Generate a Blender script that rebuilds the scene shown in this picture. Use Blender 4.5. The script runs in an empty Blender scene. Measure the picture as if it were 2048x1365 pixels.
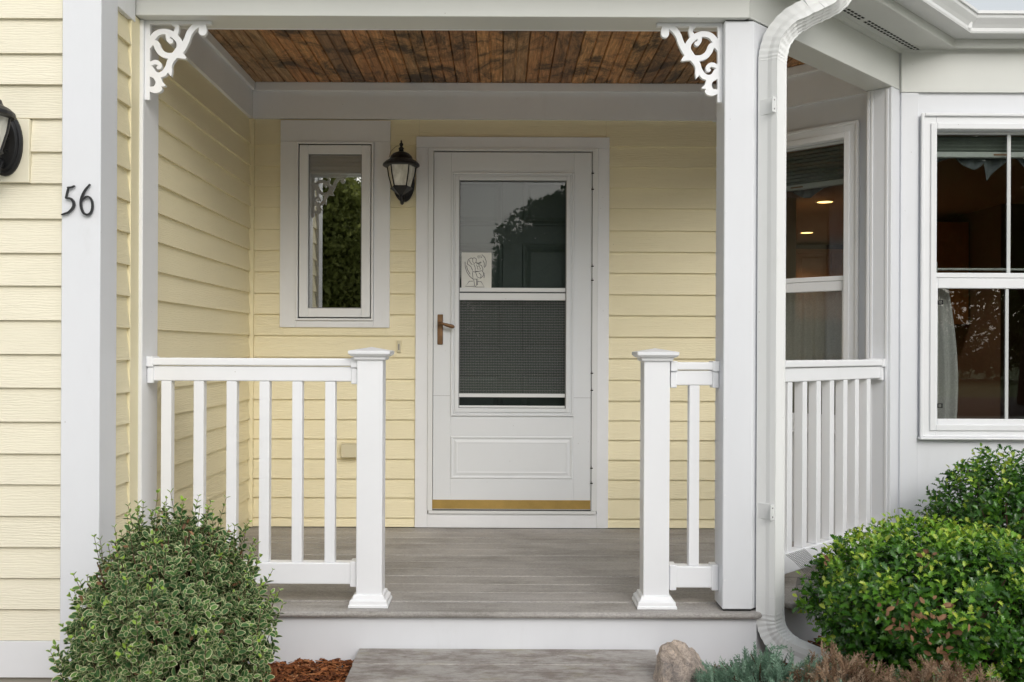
import bpy, math, random
import numpy as np
from mathutils import Matrix, Vector
random.seed(7); rng = np.random.default_rng(7)
scene = bpy.context.scene
R = math.radians
PI = math.pi
# ------------------------------------------------------------------ camera
cam_d = bpy.data.cameras.new('camera'); cam = bpy.data.objects.new('camera', cam_d)
scene.collection.objects.link(cam); scene.camera = cam
cam_d.sensor_width = 36.0; cam_d.lens = 36.0*1900/2048
cam_d.shift_x = 24/2048; cam_d.shift_y = 17.5/2048
cam_d.clip_start = 0.05; cam_d.clip_end = 600
cam.matrix_world = Matrix.Translation((0, 0, 1.01)) @ Matrix.Rotation(R(90), 4, 'X') @ Matrix.Rotation(R(0.25), 4, 'Z')
# ------------------------------------------------------------------ world, sun, exposure (overcast day)
SUN_EL, SUN_AZ = R(33), R(160)          # azimuth measured from +Y, clockwise: sun is behind the camera, to the left
w = bpy.data.worlds.new('World'); scene.world = w; w.use_nodes = True
nt = w.node_tree; nt.nodes.clear()
sky = nt.nodes.new('ShaderNodeTexSky'); sky.sky_type = 'NISHITA'; sky.sun_disc = False
sky.sun_elevation = SUN_EL; sky.sun_rotation = SUN_AZ; sky.air_density = 1.6; sky.dust_density = 3.0; sky.ozone_density = 1.0
hs = nt.nodes.new('ShaderNodeHueSaturation'); hs.inputs['Saturation'].default_value = 0.25
bgn = nt.nodes.new('ShaderNodeBackground'); bgn.inputs['Strength'].default_value = 0.15
wo = nt.nodes.new('ShaderNodeOutputWorld')
nt.links.new(sky.outputs[0], hs.inputs['Color']); nt.links.new(hs.outputs[0], bgn.inputs[0]); nt.links.new(bgn.outputs[0], wo.inputs[0])
sl = bpy.data.lights.new('sun', 'SUN'); sl.energy = 0.45; sl.angle = R(42); sl.color = (1, 0.985, 0.965)
so = bpy.data.objects.new('sun', sl); scene.collection.objects.link(so)
sd = Vector((math.sin(SUN_AZ)*math.cos(SUN_EL), math.cos(SUN_AZ)*math.cos(SUN_EL), math.sin(SUN_EL)))
so.rotation_euler = sd.to_track_quat('Z', 'Y').to_euler()
scene.view_settings.view_transform = 'Standard'; scene.view_settings.look = 'None'
scene.view_settings.gamma = 1; scene.view_settings.use_curve_mapping = False
scene.view_settings.exposure = 0.29
scene.cycles.max_bounces = 14; scene.cycles.diffuse_bounces = 12; scene.cycles.glossy_bounces = 4
scene.cycles.transparent_max_bounces = 24; scene.cycles.transmission_bounces = 6

# ------------------------------------------------------------------ helpers: materials
def new_mat(name):
    m = bpy.data.materials.new(name); m.use_nodes = True
    t = m.node_tree; t.nodes.clear()
    out = t.nodes.new('ShaderNodeOutputMaterial'); b = t.nodes.new('ShaderNodeBsdfPrincipled')
    t.links.new(b.outputs[0], out.inputs[0])
    return m, t, b, out
def N(t, kind, **kw):
    n = t.nodes.new(kind)
    for k, v in kw.items():
        if k in n.inputs.keys() if hasattr(n.inputs, 'keys') else False: n.inputs[k].default_value = v
        else: setattr(n, k, v)
    return n
def coords(t, scale=(1, 1, 1), per_object=True):
    tc = t.nodes.new('ShaderNodeTexCoord'); mp = t.nodes.new('ShaderNodeMapping')
    mp.inputs['Scale'].default_value = scale
    t.links.new(tc.outputs['Object'], mp.inputs['Vector'])
    if per_object:
        oi = t.nodes.new('ShaderNodeObjectInfo'); mu = t.nodes.new('ShaderNodeMath'); mu.operation = 'MULTIPLY'; mu.inputs[1].default_value = 57.0
        t.links.new(oi.outputs['Random'], mu.inputs[0]); t.links.new(mu.outputs[0], mp.inputs['Location'])
    return mp.outputs[0]
def wpos(t, scale=(1, 1, 1)):
    g_ = t.nodes.new('ShaderNodeNewGeometry'); mp = t.nodes.new('ShaderNodeMapping'); mp.inputs['Scale'].default_value = scale
    t.links.new(g_.outputs['Position'], mp.inputs['Vector']); return mp.outputs[0]
def noise(t, vec, scale, detail=4, rough=0.55, dist=0.0):
    n = t.nodes.new('ShaderNodeTexNoise'); n.inputs['Scale'].default_value = scale
    n.inputs['Detail'].default_value = detail; n.inputs['Roughness'].default_value = rough; n.inputs['Distortion'].default_value = dist
    t.links.new(vec, n.inputs['Vector']); return n.outputs['Fac']
def ramp(t, fac, stops):
    r = t.nodes.new('ShaderNodeValToRGB'); e = r.color_ramp.elements
    while len(e) > 1: e.remove(e[-1])
    e[0].position = stops[0][0]; e[0].color = (*stops[0][1], 1)
    for p, c in stops[1:]:
        x = e.new(p); x.color = (*c, 1)
    t.links.new(fac, r.inputs[0]); return r.outputs[0]
def mixc(t, fac, a, b, mode='MIX'):
    m = t.nodes.new('ShaderNodeMix'); m.data_type = 'RGBA'; m.blend_type = mode
    for sock, v in ((m.inputs[0], fac), (m.inputs[6], a), (m.inputs[7], b)):
        if hasattr(v, 'links') or hasattr(v, 'is_linked'): t.links.new(v, sock)
        elif isinstance(v, (int, float)): sock.default_value = v
        else: sock.default_value = (*v, 1)
    return m.outputs[2]
def bump(t, b, h, strength, dist=0.002):
    n = t.nodes.new('ShaderNodeBump'); n.inputs['Strength'].default_value = strength; n.inputs['Distance'].default_value = dist
    t.links.new(h, n.inputs['Height']); t.links.new(n.outputs[0], b.inputs['Normal']); return n
def painted(name, col, rough=0.5, var=0.05, stretch=(1, 1, 1), grain=0.15, gscale=60, spec=0.4, dirt=0.0, dirtcol=(0.35, 0.33, 0.28)):
    m, t, b, o = new_mat(name)
    v = coords(t, stretch)
    n1 = noise(t, v, 2.3, 5, 0.6)
    lo = tuple(c*(1-var) for c in col); hi = tuple(min(1, c*(1+var*0.6)) for c in col)
    c = ramp(t, n1, [(0.3, lo), (0.7, hi)])
    if dirt > 0:
        vd = coords(t, (1, 1, 0.35)); nd = noise(t, vd, 9, 8, 0.72)
        f = ramp(t, nd, [(0.58, (0, 0, 0)), (0.8, (dirt, dirt, dirt))])
        c = mixc(t, f, c, dirtcol)
        vs = coords(t, (1, 1, 1)); vo = t.nodes.new('ShaderNodeTexVoronoi'); vo.inputs['Scale'].default_value = 11
        t.links.new(vs, vo.inputs['Vector'])
        f2 = ramp(t, vo.outputs['Distance'], [(0.012, (0.55, 0.55, 0.55)), (0.03, (0, 0, 0))])
        c = mixc(t, f2, c, (0.25, 0.22, 0.18))
    t.links.new(c, b.inputs['Base Color'])
    b.inputs['Roughness'].default_value = rough; b.inputs['Specular IOR Level'].default_value = spec
    n2 = noise(t, v, gscale, 6, 0.6)
    bump(t, b, n2, grain, 0.0015)
    return m
def siding_mat(name, col):
    m, t, b, o = new_mat(name)
    v = coords(t, (0.16, 1, 1))
    n0 = noise(t, v, 7, 2, 0.5, 0.3)
    wv = t.nodes.new('ShaderNodeTexWave'); wv.wave_type = 'BANDS'; wv.bands_direction = 'Z'
    wv.inputs['Scale'].default_value = 34; wv.inputs['Distortion'].default_value = 9; wv.inputs['Detail'].default_value = 3
    wv.inputs['Detail Scale'].default_value = 1.6; wv.inputs['Detail Roughness'].default_value = 0.6
    t.links.new(v, wv.inputs['Vector'])
    n2 = noise(t, coords(t, (0.25, 1, 1)), 90, 5, 0.6)
    mx = t.nodes.new('ShaderNodeMath'); mx.operation = 'MULTIPLY'; t.links.new(wv.outputs['Fac'], mx.inputs[0]); t.links.new(n0, mx.inputs[1])
    ad = t.nodes.new('ShaderNodeMath'); ad.operation = 'ADD'; t.links.new(mx.outputs[0], ad.inputs[0]); t.links.new(n2, ad.inputs[1])
    bump(t, b, ad.outputs[0], 0.5, 0.0024)
    c = ramp(t, noise(t, coords(t, (0.5, 1, 1)), 3, 6, 0.65), [(0.3, tuple(x*0.95 for x in col)), (0.7, col)])
    oi = t.nodes.new('ShaderNodeObjectInfo')
    tint = ramp(t, oi.outputs['Random'], [(0, (0.965, 0.965, 0.955)), (1, (1, 1, 1))])
    c = mixc(t, 1.0, c, tint, 'MULTIPLY')
    vo = t.nodes.new('ShaderNodeTexVoronoi'); vo.inputs['Scale'].default_value = 7; t.links.new(coords(t), vo.inputs['Vector'])
    f2 = ramp(t, vo.outputs['Distance'], [(0.012, (0.5, 0.5, 0.5)), (0.025, (0, 0, 0))])
    c = mixc(t, f2, c, (0.3, 0.24, 0.14))
    t.links.new(c, b.inputs['Base Color']); b.inputs['Roughness'].default_value = 0.55; b.inputs['Specular IOR Level'].default_value = 0.3
    return m
def glass_mat(name, tint=(0.9, 0.93, 0.92), refl=0.1, ior=1.5, gain=1.8, rough=0.0):
    m, t, b, o = new_mat(name); t.nodes.remove(b)
    tr = t.nodes.new('ShaderNodeBsdfTransparent'); tr.inputs[0].default_value = (*tint, 1)
    gl = t.nodes.new('ShaderNodeBsdfGlossy'); gl.inputs['Roughness'].default_value = rough; gl.inputs[0].default_value = (1, 1, 1, 1)
    fr = t.nodes.new('ShaderNodeFresnel'); fr.inputs['IOR'].default_value = ior
    ma = t.nodes.new('ShaderNodeMath'); ma.operation = 'MULTIPLY_ADD'; ma.inputs[1].default_value = gain; ma.inputs[2].default_value = refl; ma.use_clamp = True
    t.links.new(fr.outputs[0], ma.inputs[0])
    mx = t.nodes.new('ShaderNodeMixShader'); t.links.new(ma.outputs[0], mx.inputs[0]); t.links.new(tr.outputs[0], mx.inputs[1]); t.links.new(gl.outputs[0], mx.inputs[2])
    t.links.new(mx.outputs[0], o.inputs[0]); return m
def simple(name, col, rough=0.5, metal=0.0, spec=0.5, grain=0.0, gscale=80, var=0.0):
    m, t, b, o = new_mat(name)
    b.inputs['Roughness'].default_value = rough; b.inputs['Metallic'].default_value = metal; b.inputs['Specular IOR Level'].default_value = spec
    v = coords(t)
    n = noise(t, v, gscale*0.2, 5, 0.6)
    c = ramp(t, n, [(0.3, tuple(x*(1-var) for x in col)), (0.7, tuple(min(1, x*(1+var)) for x in col))])
    t.links.new(c, b.inputs['Base Color'])
    if grain > 0: bump(t, b, noise(t, v, gscale, 5, 0.6), grain)
    return m
def leaf_mat(name, stops, rough=0.35, transl=0.22, spec=0.5):
    m, t, b, o = new_mat(name)
    at = t.nodes.new('ShaderNodeAttribute'); at.attribute_name = 'tone'
    c = ramp(t, at.outputs['Fac'], stops)
    n = noise(t, coords(t, (1, 1, 1), False), 60, 3)
    c = mixc(t, 1.0, c, ramp(t, n, [(0.3, (0.82, 0.82, 0.82)), (0.7, (1.12, 1.12, 1.12))]), 'MULTIPLY')
    t.links.new(c, b.inputs['Base Color']); b.inputs['Roughness'].default_value = rough; b.inputs['Specular IOR Level'].default_value = spec
    tl = t.nodes.new('ShaderNodeBsdfTranslucent'); t.links.new(c, tl.inputs[0])
    mx = t.nodes.new('ShaderNodeMixShader'); mx.inputs[0].default_value = transl
    t.links.new(b.outputs[0], mx.inputs[1]); t.links.new(tl.outputs[0], mx.inputs[2]); t.links.new(mx.outputs[0], o.inputs[0])
    return m
def wood_ceiling_mat():
    m, t, b, o = new_mat('stained_beadboard')
    vs = coords(t, (1, 0.09, 1)); g = noise(t, vs, 55, 6, 0.65, 0.6)
    base = ramp(t, g, [(0.25, (0.23, 0.115, 0.052)), (0.5, (0.52, 0.29, 0.14)), (0.75, (0.72, 0.48, 0.27))])
    oi = t.nodes.new('ShaderNodeObjectInfo')
    tint = ramp(t, oi.outputs['Random'], [(0, (0.52, 0.52, 0.56)), (0.35, (1.0, 0.85, 0.72)), (0.65, (1.2, 1.08, 0.85)), (1, (0.78, 0.84, 0.9))])
    c = mixc(t, 1.0, base, tint, 'MULTIPLY')
    st = noise(t, wpos(t, (1, 0.8, 1)), 3.6, 9, 0.78, 0.8)
    f = ramp(t, st, [(0.47, (0, 0, 0)), (0.53, (0.5, 0.5, 0.5)), (0.60, (0.95, 0.95, 0.95))])
    c = mixc(t, f, c, (0.045, 0.030, 0.020))
    fs = noise(t, coords(t, (1, 0.05, 1)), 130, 4, 0.7)
    c = mixc(t, 1.0, c, ramp(t, fs, [(0.35, (0.6, 0.6, 0.6)), (0.6, (1.1, 1.1, 1.1))]), 'MULTIPLY')
    # knots
    vo = t.nodes.new('ShaderNodeTexVoronoi'); vo.inputs['Scale'].default_value = 4.5; t.links.new(coords(t, (1, 0.6, 1)), vo.inputs['Vector'])
    f2 = ramp(t, vo.outputs['Distance'], [(0.03, (0.85, 0.85, 0.85)), (0.075, (0, 0, 0))])
    c = mixc(t, f2, c, (0.02, 0.012, 0.008))
    t.links.new(c, b.inputs['Base Color']); b.inputs['Roughness'].default_value = 0.55
    bump(t, b, g, 0.25); return m
def deck_mat():
    m, t, b, o = new_mat('weathered_composite_deck')
    vs = coords(t, (0.05, 1, 1)); g = noise(t, vs, 60, 6, 0.7, 0.4)
    c = ramp(t, g, [(0.25, (0.28, 0.26, 0.245)), (0.55, (0.36, 0.34, 0.325)), (0.8, (0.44, 0.42, 0.40))])
    n2 = noise(t, wpos(t, (0.6, 1, 1)), 2.6, 9, 0.75)
    c = mixc(t, ramp(t, n2, [(0.42, (0, 0, 0)), (0.66, (0.7, 0.7, 0.7))]), c, (0.50, 0.475, 0.45))
    n3 = noise(t, coords(t, (0.35, 1, 1)), 6, 8, 0.75)
    c = mixc(t, ramp(t, n3, [(0.5, (0, 0, 0)), (0.68, (0.6, 0.6, 0.6))]), c, (0.15, 0.14, 0.115))
    sp = noise(t, coords(t, (.5, 1, 1)), 170, 4, 0.85)
    c = mixc(t, 1.0, c, ramp(t, sp, [(0.35, (0.70, 0.70, 0.70)), (0.65, (1.2, 1.2, 1.2))]), 'MULTIPLY')
    t.links.new(c, b.inputs['Base Color']); b.inputs['Roughness'].default_value = 0.7
    bump(t, b, g, 0.35); return m
def step_mat():
    m, t, b, o = new_mat('weathered_step_wood')
    g = noise(t, coords(t, (0.28, 1, 1)), 60, 9, 0.85, 0.3)
    c = ramp(t, g, [(0.25, (0.24, 0.22, 0.205)), (0.5, (0.42, 0.395, 0.37)), (0.8, (0.56, 0.535, 0.51))])
    n2 = noise(t, wpos(t, (0.45, 1, 1)), 7, 9, 0.8)
    c = mixc(t, ramp(t, n2, [(0.45, (0, 0, 0)), (0.58, (0.8, 0.8, 0.8))]), c, (0.19, 0.155, 0.135))
    n3 = noise(t, wpos(t, (0.6, 1, 1)), 11, 8, 0.75)
    c = mixc(t, ramp(t, n3, [(0.55, (0, 0, 0)), (0.7, (0.4, 0.4, 0.4))]), c, (0.27, 0.24, 0.12))
    t.links.new(c, b.inputs['Base Color']); b.inputs['Roughness'].default_value = 0.85
    bump(t, b, g, 0.8, 0.004); return m

M = {}
M['white'] = painted('white_trim_paint', (0.80, 0.81, 0.83), 0.5, 0.04, dirt=0.12)
M['house_white'] = painted('white_wall_board', (0.745, 0.76, 0.795), 0.5, 0.045, dirt=0.12, stretch=(1, 1, 0.4))
M['vinyl'] = painted('white_vinyl_rail', (0.84, 0.85, 0.875), 0.32, 0.03, grain=0.03, dirt=0.10)
M['door_white'] = painted('storm_door_paint', (0.72, 0.74, 0.76), 0.42, 0.015, grain=0.04, dirt=0.03)
M['alu'] = painted('aluminium_white', (0.74, 0.75, 0.75), 0.3, 0.03, grain=0.05, dirt=0.05)
M['spout'] = painted('downspout_white', (0.80, 0.81, 0.81), 0.3, 0.05, stretch=(1, 1, 0.3), grain=0.05, dirt=0.14, dirtcol=(0.4, 0.4, 0.33))
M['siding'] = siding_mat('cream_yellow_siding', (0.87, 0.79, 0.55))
M['siding_lit'] = siding_mat('lit_cream_siding', (0.84, 0.79, 0.64))  # same siding as the porch; brighter daylight on the front is in the colour
M['beam_paint'] = painted('shaded_white_beam_paint', (0.66, 0.67, 0.64), 0.4, 0.03, grain=0.08, dirt=0.04)  # white paint, with the shade under the eaves toned into the colour
M['block_paint'] = painted('lit_cream_trim', (0.80, 0.755, 0.60), 0.5, 0.03)  # follows the front siding, its daylight brightness also kept in the colour
M['yellow_trim'] = painted('cream_yellow_trim', (0.86, 0.78, 0.53), 0.55, 0.04, grain=0.25, dirt=0.04)
M['sheath'] = simple('sheathing', (0.35, 0.33, 0.28), 0.9)
M['wood'] = wood_ceiling_mat()
M['deck'] = deck_mat()
M['step'] = step_mat()
M['black'] = simple('black_cast_metal', (0.018, 0.018, 0.02), 0.42, 0.3, 0.5, 0.3, 120, 0.2)
M['number'] = simple('black_number_paint', (0.012, 0.012, 0.014), 0.4, 0.0, 0.5, 0.1, 100, 0.2)
M['bronze'] = simple('bronze_handle', (0.20, 0.115, 0.06), 0.42, 0.85, 0.5, 0.15, 90, 0.3)
M['brass'] = simple('brass_kick_strip', (0.62, 0.42, 0.14), 0.36, 0.9, 0.5, 0.08, 60, 0.12)
M['dark'] = simple('dark_gap', (0.012, 0.012, 0.012), 0.8)
M['entry'] = simple('dark_green_entry_door', (0.035, 0.05, 0.042), 0.45, 0, 0.4, 0.05)
M['gasket'] = simple('grey_gasket', (0.22, 0.22, 0.22), 0.6)
M['grille'] = simple('grey_muntin', (0.55, 0.57, 0.57), 0.4)
M['storm_glass'] = glass_mat('storm_glass', (0.92, 0.94, 0.94), 0.0, 1.5, 0.62)
M['window_glass'] = glass_mat('casement_glass', (0.80, 0.82, 0.80), 0.30, 1.5, 1.2)
M['bay_glass'] = glass_mat('bay_glass', (0.92, 0.94, 0.93), 0.0, 1.5, 0.85)
M['beige_box'] = simple('beige_plastic', (0.66, 0.60, 0.42), 0.5, 0, 0.4)
M['paper'] = simple('drawing_paper', (0.72, 0.72, 0.68), 0.8, 0, 0.2, 0.0, 30, 0.1)
M['ink'] = simple('ink_lines', (0.03, 0.035, 0.05), 0.7)
M['tan_wall'] = simple('tan_room_paint', (0.42, 0.31, 0.2), 0.8)
M['brown_wall'] = simple('brown_room_paint', (0.16, 0.11, 0.09), 0.8)
M['room_ceiling'] = simple('room_ceiling_paint', (0.40, 0.29, 0.21), 0.8)
M['room_floor'] = simple('room_floor_wood', (0.16, 0.085, 0.04), 0.5)
M['cabinet'] = simple('oak_cabinet', (0.44, 0.22, 0.10), 0.4, 0, 0.4, 0.1, 40, 0.15)
M['shade'] = simple('grey_green_shade', (0.16, 0.18, 0.16), 0.8, 0, 0.2, 0.1, 60, 0.1)
M['shade_rail'] = simple('pale_shade_rail', (0.42, 0.44, 0.42), 0.5)
M['valance'] = simple('grey_valance_cloth', (0.10, 0.11, 0.115), 0.85, 0, 0.2, 0.2, 90, 0.2)
M['wire'] = simple('galvanised_wire', (0.20, 0.205, 0.21), 0.5, 0.4)
M['bark'] = simple('brown_bark', (0.10, 0.062, 0.038), 0.9, 0, 0.2, 0.5, 60, 0.35)
M['asphalt'] = simple('asphalt', (0.05, 0.05, 0.052), 0.9, 0, 0.2, 0.3, 60, 0.2)
M['concrete'] = simple('concrete', (0.55, 0.54, 0.50), 0.9, 0, 0.2, 0.3, 40, 0.12)
M['shingle'] = simple('grey_roof_shingle', (0.12, 0.12, 0.125), 0.9, 0, 0.2, 0.4, 50, 0.25)
def lace_mat():
    m, t, b, o = new_mat('white_lace'); b.inputs['Base Color'].default_value = (0.88, 0.88, 0.86, 1); b.inputs['Roughness'].default_value = 0.9
    tr = t.nodes.new('ShaderNodeBsdfTransparent'); tl = t.nodes.new('ShaderNodeBsdfTranslucent'); tl.inputs[0].default_value = (0.6, 0.6, 0.57, 1)
    a = t.nodes.new('ShaderNodeMixShader'); a.inputs[0].default_value = 0.5; t.links.new(b.outputs[0], a.inputs[1]); t.links.new(tl.outputs[0], a.inputs[2])
    n = noise(t, coords(t, (1, 1, 1)), 120, 3, 0.7)
    f = ramp(t, n, [(0.4, (0.72, 0.72, 0.72)), (0.6, (0.84, 0.84, 0.84))])
    c = t.nodes.new('ShaderNodeMixShader'); t.links.new(f, c.inputs[0]); t.links.new(tr.outputs[0], c.inputs[1]); t.links.new(a.outputs[0], c.inputs[2])
    t.links.new(c.outputs[0], o.inputs[0]); return m
M['lace'] = lace_mat()
def lantern_glass():
    m, t, b, o = new_mat('seeded_lantern_glass')
    n = noise(t, coords(t, (1, 1, 0.6)), 28, 5, 0.6, 1.0)
    c = ramp(t, n, [(0.3, (0.52, 0.50, 0.42)), (0.7, (0.80, 0.78, 0.70))]); t.links.new(c, b.inputs['Base Color'])
    b.inputs['Roughness'].default_value = 0.25; bump(t, b, n, 0.6, 0.004); return m
M['lantern_glass'] = lantern_glass()
def screen_mat():
    m, t, b, o = new_mat('grey_expanded_screen'); b.inputs['Base Color'].default_value = (0.15, 0.155, 0.15, 1); b.inputs['Roughness'].default_value = 0.6
    tc = t.nodes.new('ShaderNodeTexCoord'); se = t.nodes.new('ShaderNodeSeparateXYZ'); t.links.new(tc.outputs['Object'], se.inputs[0])
    def op(kind, a, bb=None, c=None):
        n = t.nodes.new('ShaderNodeMath'); n.operation = kind
        for i, v in enumerate((a, bb, c)):
            if v is None: continue
            if isinstance(v, (int, float)): n.inputs[i].default_value = v
            else: t.links.new(v, n.inputs[i])
        return n.outputs[0]
    sx = op('SINE', op('MULTIPLY', se.outputs['X'], PI/0.0093)); sz = op('SINE', op('MULTIPLY', se.outputs['Z'], PI/0.0150))
    pr = op('ABSOLUTE', op('MULTIPLY', sx, sz))
    tr = t.nodes.new('ShaderNodeBsdfTransparent'); mx = t.nodes.new('ShaderNodeMixShader')
    f = ramp(t, pr, [(0.10, (0.9, 0.9, 0.9)), (0.26, (0.02, 0.02, 0.02))])
    t.links.new(f, mx.inputs[0]); t.links.new(tr.outputs[0], mx.inputs[1]); t.links.new(b.outputs[0], mx.inputs[2]); t.links.new(mx.outputs[0], o.inputs[0])
    return m
M['screen'] = screen_mat()
def emit_mat(name, col, s):
    m, t, b, o = new_mat(name); b.inputs['Base Color'].default_value = (*col, 1); b.inputs['Emission Color'].default_value = (*col, 1); b.inputs['Emission Strength'].default_value = s; return m
M['bulb'] = emit_mat('warm_lit_bulb', (1.0, 0.60, 0.20), 4.0)
def ground_mat(name, stops, scale, stretch=(1, 1, 1)):
    m, t, b, o = new_mat(name); v = coords(t, stretch, False)
    n = noise(t, v, scale, 9, 0.7); t.links.new(ramp(t, n, stops), b.inputs['Base Color']); b.inputs['Roughness'].default_value = 0.95
    bump(t, b, n, 0.8, 0.02); return m
M['lawn'] = ground_mat('lawn_grass', [(0.3, (0.07, 0.12, 0.03)), (0.55, (0.12, 0.18, 0.05)), (0.8, (0.17, 0.22, 0.08))], 6)
M['soil'] = ground_mat('mulch_soil', [(0.3, (0.04, 0.015, 0.006)), (0.7, (0.12, 0.045, 0.018))], 60)
M['chip'] = leaf_mat('cedar_mulch_chip', [(0.0, (0.045, 0.016, 0.008)), (0.35, (0.16, 0.052, 0.02)), (0.75, (0.34, 0.125, 0.045)), (0.93, (0.45, 0.22, 0.10)), (1.0, (0.55, 0.42, 0.28))], 0.85, 0.0, 0.2)
M['eu_green'] = leaf_mat('variegated_leaf_green', [(0.0, (0.035, 0.09, 0.030)), (0.5, (0.085, 0.185, 0.060)), (0.9, (0.16, 0.29, 0.07)), (1.0, (0.34, 0.52, 0.06))], 0.5, 0.22, 0.22)
M['eu_cream'] = leaf_mat('variegated_leaf_margin', [(0.0, (0.12, 0.20, 0.08)), (0.22, (0.50, 0.54, 0.28)), (0.6, (0.70, 0.71, 0.42)), (0.9, (0.76, 0.76, 0.50)), (1.0, (0.34, 0.50, 0.09))], 0.5, 0.28, 0.22)
M['holly'] = leaf_mat('glossy_holly_leaf', [(0.0, (0.018, 0.055, 0.012)), (0.35, (0.045, 0.14, 0.018)), (0.7, (0.10, 0.26, 0.025)), (0.88, (0.20, 0.40, 0.035)), (0.97, (0.44, 0.58, 0.06)), (1.0, (0.25, 0.12, 0.06))], 0.22, 0.2, 0.55)
M['brown_leaf'] = leaf_mat('withered_brown_leaf', [(0.0, (0.14, 0.07, 0.035)), (1.0, (0.34, 0.19, 0.10))], 0.6, 0.15, 0.3)
M['juniper'] = leaf_mat('blue_green_juniper', [(0.0, (0.09, 0.17, 0.11)), (0.6, (0.20, 0.33, 0.235)), (1.0, (0.32, 0.46, 0.35))], 0.55, 0.12, 0.3)
M['juniper_dead'] = leaf_mat('dead_juniper_needles', [(0.0, (0.15, 0.085, 0.05)), (0.55, (0.36, 0.24, 0.155)), (0.85, (0.48, 0.36, 0.26)), (1.0, (0.16, 0.24, 0.14))], 0.8, 0.1, 0.2)
M['tree_leaf'] = leaf_mat('tree_leaf_green', [(0.0, (0.06, 0.10, 0.03)), (0.5, (0.12, 0.18, 0.045)), (1.0, (0.2, 0.26, 0.09))], 0.6, 0.45, 0.2)
M['tree_leaf_light'] = leaf_mat('tree_leaf_pale_green', [(0.0, (0.12, 0.14, 0.03)), (0.5, (0.24, 0.27, 0.07)), (1.0, (0.44, 0.47, 0.16))], 0.6, 0.5, 0.2)
def rock_mat():
    m, t, b, o = new_mat('pink_granite'); v = coords(t)
    n = noise(t, v, 14, 8, 0.75); n2 = noise(t, v, 140, 3, 0.8)
    c = ramp(t, n, [(0.35, (0.26, 0.235, 0.22)), (0.50, (0.50, 0.42, 0.36)), (0.64, (0.72, 0.60, 0.50))])
    c = mixc(t, 1.0, c, ramp(t, n2, [(0.35, (0.65, 0.65, 0.68)), (0.6, (1.1, 1.08, 1.05))]), 'MULTIPLY')
    t.links.new(c, b.inputs['Base Color']); b.inputs['Roughness'].default_value = 0.9; bump(t, b, n2, 0.9, 0.006); return m
M['rock'] = rock_mat()

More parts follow.
